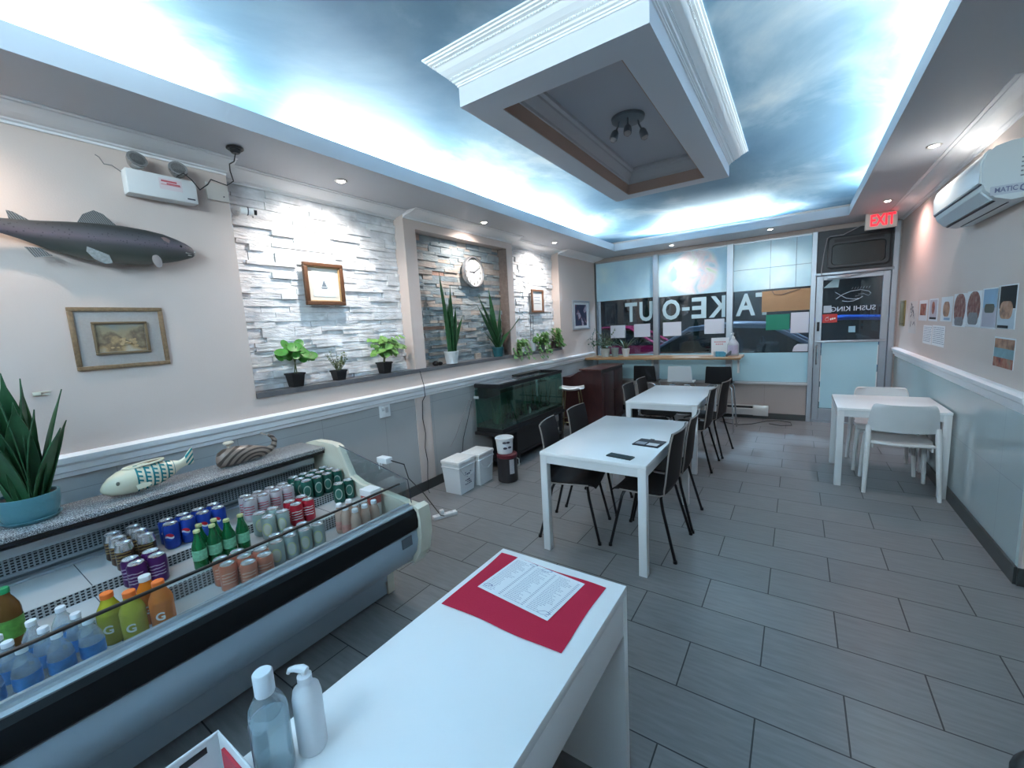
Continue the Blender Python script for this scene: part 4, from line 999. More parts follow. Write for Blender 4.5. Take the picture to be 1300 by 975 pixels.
# emergency light
el = thing('emergency_light', 'white emergency light box with two round lamp heads on left wall', 'emergency light', (0, 1.02, 2.545))
obj('light_box', MB().box((.004, -.165, -.07), (.085, .165, .062), .006), mat('ivory_metal_box', (.66, .66, .66), .4), el)
o = obj('warning_label', MB().box((-.055, -.030, 0), (.055, .032, .0008)), mat('pale_pink_label', (.66, .56, .58), .6), el, loc=(.0855, .035, .012), smooth=0); o.data.transform(FACE_X)
o = obj('label_print', MB().box((-.045, .012, .0008), (.03, .022, .0014)).box((-.048, -.004, .0008), (.048, -.001, .0014)).box((-.02, .0, .0008), (.045, .008, .0014)), mat('red_print', (.50, .10, .12), .6), el, loc=(.0855, .035, .012), smooth=0); o.data.transform(FACE_X)
o = obj('box_badge', MB().box((.11, -.052, .0), (.15, -.044, .0012)), tape_dark, el, loc=(.0852, 0, 0), smooth=0); o.data.transform(FACE_X)
for yy in (-.105, .085):
    h = obj('lamp_head', MB().lathe([(.012, -.045), (.030, -.040), (.044, -.01), (.048, .012), (.046, .016), (.0, .012)], 22, cap=False), mat('lamp_chrome', (.50, .50, .50), .15, metal=.9), el, loc=(.075, yy, .112), rot=(.35, 1.15, .5 if yy < 0 else .25))
    obj('lamp_lens', MB().lathe([(0, .020), (.025, .018), (.0455, .012)], 22, cap=False), glassmat('lamp_lens_glass', (.75, .76, .76), .15) if 'lamp_lens_glass' not in MATS else MATS['lamp_lens_glass'], h)
    obj('lamp_stem', MB().tube([(.045, yy, .055), (.05, yy, .085), (.062, yy, .105)], .008), mat('lamp_stem_metal', (.4, .4, .4), .3, metal=.8), el)
obj('loose_wire', MB().tube([(.02, -.165, .05), (.02, -.20, .075), (.03, -.235, .070), (.03, -.25, .10), (.02, -.262, .112)], .0025), mat('grey_wire', (.22, .2, .2), .5), el)
jb = thing('junction_plate', 'ivory cover plate on the left wall beside the emergency light', 'cover plate', (0, 1.34, 2.59))
obj('plate', MB().box((.001, -.075, -.05), (.02, .05, .055), .003), mat('ivory_plate', (.58, .54, .50), .5), jb)
obj('screw', MB().lathe([(.004, 0), (.004, .003), (0, .003)], 10, T(.02, .02, -.02) @ RY(PI/2)), tape_dark, jb)
bc = thing('ceiling_cable_outlet', 'black open cable outlet in the soffit above the emergency light', 'cable outlet', (.345, 1.315, SZ))
obj('outlet_rim', MB().lathe([(.030, 0), (.046, -.003), (.046, -.010), (.040, -.014), (.028, -.012)], 22, cap=False), black_pl, bc)
obj('socket', MB().lathe([(0, -.001), (.030, -.001), (.030, -.022), (.02, -.034), (0, -.034)], 18, cap=False), black_pl, bc)
tag(obj('cable', MB().tube([(.345, 1.315, 2.742), (.32, 1.312, 2.70), (.22, 1.33, 2.715), (.15, 1.36, 2.70), (.11, 1.39, 2.655), (.06, 1.37, 2.635), (.06, 1.28, 2.65), (.11, 1.24, 2.60), (.115, 1.19, 2.555), (.125, 1.15, 2.60), (.135, 1.11, 2.625), (.13, 1.075, 2.600)], .0035, 6), mat('black_cable', (.012, .013, .016), .5)), 'black cable sagging from the soffit outlet to the emergency light', 'cable')
sc = thing('security_camera', 'white bullet security camera on the white stone near its left edge', 'camera', (-.085, 1.475, 2.522))
obj('camera_base', MB().lathe([(0, 0), (.03, 0), (.03, .01), (0, .012)], 18, T(-.012, 0, 0) @ RY(PI/2)), white_pl, sc)
obj('camera_arm', MB().tube([(0, 0, 0), (.03, .01, 0), (.05, .03, 0)], .010), white_pl, sc)
obj('camera_body', MB().tube([(.045, .0, .0), (.065, .075, -.005), (.066, .078, -.005)], [.024, .026, .022], 18), white_pl, sc)
obj('camera_ring', MB().tube([(.0555, .040, -.0026), (.0570, .046, -.003)], .0275, 18), tape_dark, sc)
obj('camera_lens', MB().tube([(.066, .078, -.005), (.071, .096, -.0065)], .017, 16), black_pl, sc)
# wall plate with switches, chair-rail clip
wp = thing('wall_outlet', 'white outlet plate on the grey left wall below the rail', 'outlet', (0, 2.48, .925))
obj('plate', MB().box((.0005, -.062, -.06), (.008, .062, .06), .002), white_pl, wp)
obj('socket', MB().box((.008, -.035, .0), (.011, -.005, .035), .001).box((.008, .005, -.02), (.011, .038, .03), .001), mat('outlet_shadow_plastic', (.55, .56, .58), .4), wp)  # greyer copy of the white plastic, socket shade put into its colour
obj('plugged_adapter', MB().box((.008, -.03, .02), (.03, -.012, .036), .002), white_pl, wp)
tag(obj('wall_sensor', MB().box((.001, .365, 1.415), (.010, .395, 1.435), .003).box((.001, .39, 1.416), (.008, .425, 1.420), .001).box((.001, .39, 1.430), (.008, .43, 1.434), .001), mat('cream_sensor', (.62, .62, .52), .4)), 'small cream wall clip on the left wall behind the big snake plant', 'wall clip')
tag(obj('cable', MB().tube([(.016, 2.945, 1.243), (.062, 2.94, 1.10), (.062, 2.945, .99), (.012, 2.95, .93), (.016, 2.93, .75), (.013, 2.955, .6), (.016, 2.93, .45), (.014, 2.95, .30), (.018, 2.93, .15), (.04, 2.9, .012), (.10, 2.86, .006)], .0035, 6), mat('black_cable', (.012, .013, .016), .5)), 'thin black cable running down the left wall below the stone column', 'cable')

# ---------------------------------------------------------------- plants and things on the stone ledge
LZ = 1.265
black_pot = mat('black_nursery_pot', (.015, .013, .014), .5)
def clear_of_wall(mb, x0=-.022, ymax=None):
    for v in mb.b.verts:
        if v.co.x < x0: v.co.x = x0+(v.co.x-x0)*.04
        if ymax is not None and v.co.y > ymax and v.co.x < .05: v.co.x = .05+(v.co.y-ymax)*.1
def tree_plant(label, y, kind, leafm, seed, h=.30, spread=.13):
    rnd = random.Random(seed)
    t = thing('potted_plant', label, 'plant', (-.045, y, LZ))
    pot_square(t, .052, .038, .105, black_pot)
    st = MB(); lf = MB()
    for s in range(2 if kind == 'round' else 3):
        a0 = rnd.uniform(0, 6); bx_, by_ = rnd.uniform(-.015, .015), rnd.uniform(-.02, .02)
        top = (bx_+.02+rnd.uniform(-.01, .03), by_+(s-.6)*.06, .10+h*.55)
        st.tube([(bx_, by_, .085), ((bx_+top[0])/2, by_*.6+top[1]*.35, .085+h*.3), top], .0045, 6)
        for k in range(13 if kind == 'round' else 20):
            th = rnd.uniform(0, 2*PI); el_ = rnd.uniform(-.75, 1.25); rr = spread*rnd.uniform(.45, 1.0)
            c = (top[0]+math.cos(th)*math.cos(el_)*rr*.45+.015, top[1]+math.sin(th)*math.cos(el_)*rr, top[2]+math.sin(el_)*rr*.75+rnd.uniform(-.02, .01))
            c = (max(c[0], -.02), c[1], c[2])
            st.tube([top, ((top[0]+c[0])/2, (top[1]+c[1])/2, (top[2]+c[2])/2+.012), c], .0016, 4)
            if kind == 'round': round_leaf(lf, c, (.8+rnd.uniform(-.4, .4), rnd.uniform(-.5, .5), .6), rnd.uniform(.032, .050))
            else: heart_leaf(lf, c, (.25, math.sin(th), -.25), (.6, .2*math.sin(th), .8), rnd.uniform(.055, .085))
    clear_of_wall(st); clear_of_wall(lf)
    obj('stems', st, stem_m, t); obj('leaves', lf, leafm, t, smooth=60)
tree_plant('round leaved green plant in black pot at the left of the stone ledge', 1.715, 'round', leaf_green, 11, .30, .13)
tree_plant('pale variegated plant in black pot beside the stone column', 2.565, 'heart', leaf_var, 21, .28, .15)
t = thing('potted_plant', 'small sparse twiggy plant in black pot, middle of the left ledge', 'plant', (-.050, 2.09, LZ))
pot_square(t, .048, .036, .085, black_pot)
st = MB(); lf = MB(); rnd = random.Random(5)
for k in range(15):
    a = rnd.uniform(0, 2*PI); ln = rnd.uniform(.07, .19); tip = (max(-.03, math.cos(a)*.05), math.sin(a)*.10, .07+ln)
    st.tube([(0, 0, .06), (tip[0]*.5, tip[1]*.6, .06+ln*.6), tip], [.0022, .0018, .001], 4)
    for q in range(7):
        f = .35+.1*q; c = (tip[0]*f, tip[1]*f, .06+ln*f)
        heart_leaf(lf, c, (rnd.uniform(-.3, .9), rnd.uniform(-1, 1), .5), (.5, 0, .8), rnd.uniform(.014, .024))
obj('stems', st, stem_m, t); obj('leaves', lf, mat('olive_small_leaf', (.13, .17, .08), .5, noise=.4, nscale=60), t, smooth=60)
# snake plants in the niche
t = thing('snake_plant', 'tall upright snake plant in white pot inside the grey stone niche', 'plant', (-.022, 3.47, LZ))
pot_round(t, .080, .062, .135, white_pot)
mb = MB()
for (a, l, ln, wd, cv, dx, dy) in [(-1.6, .90, .06, .062, .02, .0, -.03), (1.5, .62, .02, .055, .0, .01, .0), (1.5, .76, .04, .050, .01, 0, .02), (1.57, .52, .10, .05, .06, .01, .035), (-1.5, .55, .02, .05, 0, .015, -.01), (1.6, .46, .30, .034, .16, 0, .04), (0, .48, .04, .05, .02, .02, .01)]:
    blade(mb, (dx, dy, .10), a, ln, l, wd*1.6, cv, twist=random.uniform(-.3, .3))
clear_of_wall(mb)
obj('leaves', mb, green_leaf, t, smooth=60)
t = thing('snake_plant', 'spreading snake plant in dark teal pot at the right of the niche', 'plant', (-.030, 4.36, LZ))
pot_round(t, .074, .058, .120, mat('dark_teal_glaze', (.03, .13, .15), .25))
mb = MB()
for (a, l, ln, wd, cv) in [(-1.62, .72, .35, .050, .10), (-1.55, .62, .50, .042, .12), (-1.5, .78, .16, .046, .02), (-1.4, .52, .28, .044, .06), (1.5, .42, .20, .045, .05), (1.45, .50, .72, .05, .22), (1.2, .60, .10, .040, .04), (-1.7, .34, .75, .036, .10), (1.5, .34, .7, .034, .2), (.2, .30, .2, .04, .1)]:
    blade(mb, (.0, 0, .095), a, ln, l, wd*1.55, cv, twist=random.uniform(-.4, .4))
clear_of_wall(mb, ymax=.20)
obj('leaves', mb, green_leaf, t, smooth=60)
t = thing('black_vase', 'squat shiny black vase beside the white snake plant pot', 'vase', (-.03, 3.225, LZ))
obj('vase_body', MB().lathe([(0, 0), (.022, 0), (.036, .016), (.034, .034), (.018, .045), (.016, .050), (.012, .048), (0, .040)], 22, cap=False), mat('black_glaze', (.01, .01, .012), .12), t)
obj('vase_body', MB().lathe([(0, 0), (.018, 0), (.030, .014), (.028, .030), (.014, .038), (0, .036)], 22, T(.002, .062, 0), cap=False), mat('black_glaze', (.01, .01, .012), .12), t)
def pothos(label, y, potm, n, seed, hang=.14, spread=.20, pr=.055, ph=.11, upper=.14, x=-.05):
    rnd = random.Random(seed)
    t = thing('trailing_plant', label, 'plant', (x, y, LZ))
    pot_round(t, pr, pr*.8, ph, potm)
    st = MB(); lf = MB()
    for k in range(n):
        a = rnd.uniform(-.2, 1)*PI/2*1.4 if False else rnd.uniform(-PI*.55, PI*.55)
        ln = rnd.uniform(.4, 1.0)*spread; drop = rnd.random() < .45
        p0 = Vector((math.cos(a)*pr*.6, math.sin(a)*pr*.6, ph)); p1 = Vector((math.cos(a)*(pr+.02), math.sin(a)*ln*.7, ph+upper*rnd.uniform(.2, 1)))
        p2 = Vector((math.cos(a)*pr*.5+.075-x*.4, math.sin(a)*ln, ph*.4-hang*rnd.uniform(.1, 1))) if drop else Vector((max(0, math.cos(a))*.06, math.sin(a)*ln, ph+upper*rnd.uniform(.1, .9)))
        st.tube([p0, p1, p2], .0016, 4)
        for q in range(9):
            f = q/8; c = p0.lerp(p1, f*2) if f < .5 else p1.lerp(p2, f*2-1)
            if c.z < .01 and c.x < -x+.02: c.x = -x+.03
            heart_leaf(lf, c, (rnd.uniform(.1, .8), rnd.uniform(-1, 1), -.5), (.8, 0, .7), rnd.uniform(.040, .070))
    obj('stems', st, stem_m, t); obj('leaves', lf, mat('pothos_leaf', (.085, .20, .05), .42, noise=.7, nscale=24), t, smooth=60)
    return t
pothos('trailing green plant spilling left of the white trellis pot', 4.86, mat('dark_green_pot', (.03, .06, .04), .5), 20, 31, spread=.24, upper=.09, hang=.14)
tp = pothos('trailing plant in white pot with small wire ladder trellis', 5.24, mat('white_glazed_pot', (.70, .73, .75), .3), 9, 33, spread=.12, upper=.06, hang=.16, pr=.058, ph=.15)
tr_ = MB(); 
for yy in (-.035, .035): tr_.tube([(0, yy, .12), (-.01, yy*1.0+.05, .52)], .004, 6)
for zz in (.24, .33, .42, .50): tr_.tube([(-.004, -.035+.05*(zz-.12)/.4, zz), (-.004, .035+.05*(zz-.12)/.4, zz)], .003, 6)
obj('trellis', tr_, black_pl, tp)
pothos('bushy pale green trailing plant right of the trellis pot', 5.52, mat('grey_green_pot', (.12, .15, .13), .5), 22, 37, spread=.17, upper=.16, hang=.15)
tw = pothos('small yellowish plant in dark pot at the right end of the ledge', 5.93, mat('dark_brown_pot', (.05, .035, .03), .5), 22, 41, spread=.14, upper=.22, hang=-.02, pr=.065)

# ================================================================ aquarium with stand
TX0, TX1, TY0, TY1, TZ0, TZ1 = .06, .42, 3.74, 5.22, .455, .985
aq = thing('aquarium', 'long planted glass aquarium with black rim on a dark stand', 'aquarium', (0, 0, 0))
aqg = glassmat('aquarium_glass', (.72, .86, .82), .06)
obj('tank_glass', MB().box((TX0, TY0, TZ0), (TX1, TY0+.008, TZ1)).box((TX0, TY1-.008, TZ0), (TX1, TY1, TZ1)).box((TX1-.008, TY0+.008, TZ0), (TX1, TY1-.008, TZ1)), aqg, aq, smooth=0)
obj('back_sheet', MB().box((TX0-.01, TY0, TZ0), (TX0-.002, TY1, TZ1-.06)), mat('dark_green_backdrop', (.055, .14, .12), .5, noise=.5, nscale=5), aq, smooth=0)
rim = MB(); ringbox(rim, (TX0-.006, TX1+.006, TY0-.006, TY1+.006), (TX0+.012, TX1-.012, TY0+.012, TY1-.012), TZ1-.028, TZ1+.012); obj('tank_rim', rim, black_pl, aq, smooth=0)
rim = MB(); ringbox(rim, (TX0-.006, TX1+.006, TY0-.006, TY1+.006), (TX0+.012, TX1-.012, TY0+.012, TY1-.012), TZ0-.02, TZ0+.03); rim.box((TX0, TY0, TZ0-.02), (TX1, TY1, TZ0-.005)); obj('tank_base', rim, black_pl, aq, smooth=0)
wtr = mat('tank_water', (.35, .62, .55), .05, trans=1, ior=1.1)
obj('water_surface', MB().box((TX0+.004, TY0+.010, TZ1-.085), (TX1-.010, TY1-.010, TZ1-.082)), glassmat('water_sheet', (.80, .92, .90), .10), aq, smooth=0)
obj('gravel', MB().box((TX0+.002, TY0+.010, TZ0), (TX1-.010, TY1-.010, TZ0+.07)), mat('aquarium_gravel', (.07, .075, .07), .9, noise=.7, nscale=90, bump=1, bscale=120), aq, smooth=0)
lf = MB(); rnd = random.Random(8)
for k in range(70):
    y = TY0+.06+rnd.random()**1.4*(TY1-TY0-.15); x = rnd.uniform(TX0+.06, TX1-.07)
    blade(lf, (x, y, TZ0+.05), rnd.uniform(0, 6), rnd.uniform(.0, .18), rnd.uniform(.10, .34), rnd.uniform(.012, .034), .08, seg=6)
obj('water_plants', lf, mat('water_plant', (.02, .085, .04), .5, noise=.5, nscale=20), aq, smooth=60)
rk = MB()
for k in range(12):
    bmesh.ops.create_icosphere(rk.b, subdivisions=2, radius=1, matrix=T(rnd.uniform(TX0+.10, TX1-.12), rnd.uniform(TY0+.15, TY1-.15), TZ0+.085) @ RZ(rnd.uniform(0, 3)) @ SC(rnd.uniform(.03, .06), rnd.uniform(.04, .09), rnd.uniform(.03, .075)))
obj('rocks', rk, mat('dark_tank_rock', (.04, .045, .042), .9, noise=.5, nscale=30, bump=.6, bscale=50), aq, smooth=0)
obj('filter_box', MB().box((TX0+.01, TY0+.03, TZ1-.16), (TX0+.14, TY0+.30, TZ1-.02), .006), black_pl, aq)
obj('filter_tube', MB().tube([(TX1-.10, TY0+.95, TZ1-.03), (TX1-.10, TY0+.96, TZ0+.25)], .014), mat('pale_tube', (.40, .52, .52), .3), aq)
obj('white_tank_ornament', MB().tube([(TX1-.08, TY0+.72, TZ0+.06), (TX1-.08, TY0+.735, TZ0+.11), (TX1-.08, TY0+.725, TZ0+.15)], [.012, .018, .008], 10), mat('white_ornament', (.6, .62, .6), .5), aq)
cov = MB(); cov.box((TX0, TY0, TZ1+.012), (TX1-.02, TY0+.42, TZ1+.019)); cov.box((TX0+.02, TY0+.45, TZ1+.012), (TX1-.06, TY0+.86, TZ1+.018))
obj('cover_glass', cov, mat('smoky_cover_sheet', (.10, .12, .14), .12), aq, smooth=0)
obj('light_bar', MB().box((TX0+.10, TY0+.62, TZ1+.020), (TX0+.20, TY1-.30, TZ1+.045), .004), black_pl, aq)
obj('tank_label', MB().box((TX0-.02, TY0-.012, TZ1-.16), (TX0+.05, TY0-.007, TZ1-.13)), mat('pale_label', (.50, .60, .62), .5), aq, smooth=0)
st = MB()
st.box((TX0-.02, TY0-.03, TZ0-.055), (TX1+.02, TY1+.03, TZ0-.02)); st.box((TX0, TY0, .10), (TX1, TY1, .13))
obj('stand_shelf', st, mat('black_stand_wood', (.012, .012, .014), .5), aq, smooth=0)
for x in (TX0-.01, TX1-.04):
    for y in (TY0+.28, TY1-.06): obj('stand_leg', MB().box((x, y, 0), (x+.045, y+.045, TZ0-.055)), MATS['black_stand_wood'], aq, smooth=0)
obj('stand_panel', MB().box((TX0-.005, TY0+.33, .13), (TX0+.01, TY1-.06, TZ0-.055)).box((TX1-.03, TY0+.33, .13), (TX1-.01, TY1-.35, TZ0-.055)), MATS['black_stand_wood'], aq, smooth=0)
aqc = MB().tube([(.03, 3.70, .80), (.02, 3.62, .60), (.02, 3.52, .40), (.02, 3.46, .12), (.04, 3.44, .01)], .004, 6)
tag(obj('cable', aqc, mat('black_cable', (.012, .013, .016), .5)), 'black cable hanging down the left wall beside the aquarium, nearer the tank', 'cable')
tag(obj('cable', MB().tube([(.03, 3.66, .82), (.015, 3.52, .62), (.02, 3.40, .46), (.02, 3.30, .36)], .003, 6), mat('grey_wire', (.22, .2, .2), .5)), 'thin grey airline hose hanging left of the aquarium above the pails', 'hose')
# pails, canister, round bucket
pail_m = mat('white_pail_plastic', (.72, .74, .76), .35)
def pail(label, loc, rz, stamp):
    t = thing('square_pail', label, 'pail', loc, rz)
    a, b_ = .112, .135; h = .335
    rows = [[(-x, -y, z), (x, -y, z), (x, y, z), (-x, y, z), (-x, -y, z)] for x, y, z in ((a*.86, b_*.80, 0), (a*.98, b_*.96, h*.80), (a*.99, b_*.97, h*.80), (a*.99, b_*.97, h))]
    mb = MB(); mb.strip(rows); mb.box((-a*.86, -b_*.80, 0), (a*.86, b_*.80, .004)); obj('pail_body', mb, pail_m, t, smooth=0)
    obj('pail_band', MB().box((-a*1.04, -b_*1.02, h*.80), (a*1.04, b_*1.02, h*.84), .004), pail_m, t)
    obj('pail_lid', MB().box((-a*1.06, -b_*1.04, h*.92), (a*1.06, b_*1.04, h*1.03), .010).box((-a*.86, -b_*.86, h*1.02), (a*.86, b_*.86, h*1.045), .004), mat('pail_lid_plastic', (.76, .75, .74), .4), t)
    obj('pail_handle', MB().tube([(a*1.02, -b_*.9, h*.83), (a*1.10, -b_*.5, h*.58), (a*1.12, 0, h*.50), (a*1.10, b_*.5, h*.58), (a*1.02, b_*.9, h*.83)], .0035, 6), pail_m, t)
    if stamp:
        sm_ = MB(); rnd = random.Random(3)
        xz = lambda z: a*(.86+.12*z/(.8*h))
        for r_ in range(7):
            for c_ in range(4):
                if rnd.random() < .8 and r_ != 3:
                    y = -.035+c_*.026; z = h*.24+r_*.020
                    sm_.box((xz(z)-.002, y, z), (xz(z)+.0022, y+rnd.uniform(.010, .022), z+rnd.uniform(.006, .014)))
        obj('stamp_print', sm_, mat('dark_blue_stamp', (.05, .07, .14), .6), t, smooth=0)
    return t
pail('square white pail with dark stamp, nearer of the two', (.325, 3.075, 0), .05, True)
pail('square white pail tucked behind the stamped pail', (.345, 3.365, 0), .05, False)
cn = thing('metal_canister', 'dark grey cylinder canister with red collar on floor beside the pails', 'canister', (.615, 3.525, 0))
obj('canister_body', MB().lathe([(0, 0), (.10, 0), (.108, .01), (.108, .25), (.104, .27), (0, .27)], 28, cap=False), mat('dark_grey_metal', (.030, .027, .030), .4, metal=.3), cn)
obj('red_collar', MB().lathe([(.104, .262), (.109, .268), (.109, .298), (.10, .304), (0, .304)], 28, cap=False), mat('dark_red_collar', (.12, .012, .02), .45), cn)
obj('side_label', MB().strip([[(.1092*math.cos(a), .1092*math.sin(a), z) for a in [-.75+.1*i for i in range(6)]] for z in (.10, .255)]), mat('grey_label', (.42, .40, .42), .5, noise=.2, nscale=60), cn)
obj('side_handle', MB().tube([(.107*math.cos(.35), .107*math.sin(.35), .25), (.13*math.cos(.35), .13*math.sin(.35), .24), (.13*math.cos(.35), .13*math.sin(.35), .17), (.107*math.cos(.35), .107*math.sin(.35), .16)], .006), mat('grey_handle', (.40, .40, .38), .4), cn)
rb_ = thing('round_bucket', 'white round bucket with dark ovals standing on the dark canister', 'bucket', (.585, 3.535, .304))
obj('bucket_body', MB().lathe([(0, 0), (.082, 0), (.094, .15), (.100, .15), (.100, .166), (.094, .17), (.090, .168), (.088, .10), (0, .10)], 28, cap=False), pail_m, rb_)
ov = MB()
for a, z in ((-.95, .125), (-.55, .125), (-.35, .07), (-.9, .065)): ov.lathe([(0, .002), (1, .0015), (1, 0)], 16, RZ(a) @ T(.087+z*.055, 0, z) @ RY(PI/2) @ SC(.012, .022, 1), cap=False)
obj('dark_ovals', ov, mat('dark_print_oval', (.06, .06, .09), .5), rb_, smooth=0)
# plugs and power strip at the far end of the cooler
ps = thing('power_strip', 'white power strip with plug on the floor behind the cooler end', 'power strip', (.62, 2.53, 0), 1.1)
obj('strip_body', MB().box((-.11, -.025, 0), (.11, .025, .035), .006), white_pl, ps)
obj('strip_sockets', MB().box((-.08, -.008, .035), (-.05, .008, .0355)).box((-.02, -.008, .035), (.01, .008, .0355)).box((.05, -.01, .035), (.075, .01, .036)), mat('outlet_shadow_plastic', (.55, .56, .58), .4), ps, smooth=0)
obj('plug', MB().box((-.045, -.018, .036), (-.010, .018, .075), .005), white_pl, ps)
pa = thing('plug_adapter', 'white plug adapter hooked over the top edge of cooler side glass', 'adapter', (1.10, CY_B+.022, .858))
obj('adapter_body', MB().box((-.045, -.028, -.006), (.045, .022, .030), .006), white_pl, pa)
pa.location = (1.10, CY_B+.052, .862)
obj('adapter_clip', MB().box((-.045, -.016, -.05), (-.035, -.0125, 0)).box((-.045, .0005, -.05), (-.035, .004, 0)), white_pl, pa, smooth=0)
tag(obj('cable', MB().tube([(1.155, CY_B+.052, .875), (1.20, 1.64, .84), (1.10, 1.75, .70), (.90, 2.05, .45), (.75, 2.35, .12), (.66, 2.48, .04)], .0035, 6), mat('black_cable', (.012, .013, .016), .5)), 'black cable from the adapter on the cooler glass down to the power strip', 'cable')

# ================================================================ dining tables
table_white = mat('white_table_laminate', (.90, .90, .90), .22)
table_leg = mat('white_table_metal', (.74, .74, .74), .35)
def table(label, x, y, w_, l, group='white dining tables'):
    t = thing('dining_table', label, 'table', (x+w_/2, y+l/2, 0), 0, group)
    a, b_ = w_/2, l/2
    obj('tabletop', MB().box((-a, -b_, .715), (a, b_, .74), .003), table_white, t)
    ap = MB(); ap.box((-a+.004, -b_+.004, .660), (a-.004, -b_+.022, .715)).box((-a+.004, b_-.022, .660), (a-.004, b_-.004, .715)).box((-a+.004, -b_+.022, .660), (-a+.022, b_-.022, .715)).box((a-.022, -b_+.022, .660), (a-.004, b_-.022, .715))
    obj('table_frame', ap, table_leg, t, smooth=0)
    for sx in (-1, 1):
        for sy in (-1, 1):
            cx, cy = sx*(a-.028), sy*(b_-.028)
            obj('leg', MB().box((cx-.026, cy-.026, 0), (cx+.026, cy+.026, .7145), .002), table_leg, t)
    return t
T1X, T1Y, T2X, T2Y, T3X, T3Y = 1.650, 2.480, 1.580, 4.510, 3.468, 4.755
table('long white dining table with phone and wallet, nearest the counter', T1X, T1Y, .755, 1.27)
table('long white dining table between the nearer table and the window bar', T2X, T2Y, .745, 1.25)
table('square white table against the right wall with two white chairs', T3X, T3Y, .75, .76)
# dark plywood chairs
ply = mat('dark_brown_plywood', (.016, .013, .014), .6, spec=.25, noise=.25, nscale=7)
edge_m = mat('pale_plywood_edge', (.30, .26, .24), .5)
leg_black = mat('black_steel_leg', (.010, .010, .012), .35, metal=.4)
def make_chair():
    t = thing('dining_chair', 'x', 'chair')
    def profile():
        # (y, z) along the shell from the front edge to the top of the back
        return [(.205, .425), (.190, .438), (.15, .444), (.05, .443), (-.06, .440), (-.13, .442), (-.165, .455), (-.182, .485)], [(-.182, .485), (-.190, .54), (-.197, .62), (-.207, .72), (-.222, .82), (-.235, .875)]
    s, bk = profile()
    def width(z, y): return .205 if z < .5 else .205-.02*math.sin((z-.48)/.4*PI*.5)
    def shell(pts, th, top=False):
        mb = MB(); rows = []
        for (y, z) in pts:
            wd = width(z, y); row = []
            for k in range(-4, 5):
                f = k/4; dip = (.012*(1-f*f)) if z < .5 else 0; fw = (.022*f*f) if z >= .5 else .022*f*f*max(0, (z-.445)/.04)
                row.append((f*wd, y+fw*1.0, z-dip*(1 if z < .46 else max(0, (.485-z)/.03))))
            rows.append(row)
        mb.strip(rows, thick=th); return mb
    obj('seat', shell(s, .011), ply, t, smooth=50)
    obj('backrest', shell(bk, .011), ply, t, smooth=50)
    ed = MB()
    for sx in (-1, 1): ed.tube([(sx*(width(z, y)+.001), y+(.022 if z >= .5 else .022*max(0, (z-.445)/.04)), z) for y, z in s[2:]+bk[1:]], .0058, 6)
    ed.tube([(f*width(.875, 0), bk[-1][0]+.022*f*f, .8755) for f in [k/5 for k in range(-5, 6)]], .0058, 6)
    obj('shell_edge', ed, edge_m, t)
    for sx in (-1, 1):
        for (fy, cy, fx) in ((.225, .13, .215), (-.235, -.12, .225)):
            pts = [(sx*.02, cy, .418), (sx*.13, cy, .418), (sx*.165, cy+(fy-cy)*.06, .410), (sx*.182, cy+(fy-cy)*.14, .385), (sx*.190, cy+(fy-cy)*.22, .34), (sx*fx, fy, .004)]
            lg = MB().tube(pts, .0105, 8); lg.lathe([(0, 0), (.014, 0), (.013, .02), (0, .02)], 10, T(sx*fx, fy, 0))
            obj('leg', lg, leg_black, t)
    return t
ch = make_chair()
chairs = [
    (2.285, 2.965, PI/2-.02, 'dark plywood chair at right side of the nearest long table, nearer the counter'),
    (2.290, 3.435, PI/2+.03, 'dark plywood chair at right side of the nearest long table, farther one'),
    (1.722, 2.890, -PI/2+.20, 'dark plywood chair at left side of the nearest long table, nearer the counter'),
    (1.700, 3.435, -PI/2+.03, 'dark plywood chair at left side of the nearest long table, farther one'),
    (2.215, 4.850, PI/2-.02, 'dark plywood chair at right side of the far long table, nearer one'),
    (2.270, 5.420, PI/2-.12, 'dark plywood chair at right side of the far long table, beside the window'),
    (1.690, 4.890, -PI/2+.02, 'dark plywood chair at left side of the far long table, nearer one'),
    (1.690, 5.400, -PI/2, 'dark plywood chair at left side of the far long table, farther one'),
]
for i, (x, y, rz, lab) in enumerate(chairs):
    if i == 0: ch.location = (x, y, 0); ch.rotation_euler = (0, 0, rz); ch['label'] = lab; ch['group'] = 'dark chairs around the long tables'
    else: dup(ch, (x, y, 0), rz, lab, 'dark chairs around the long tables')
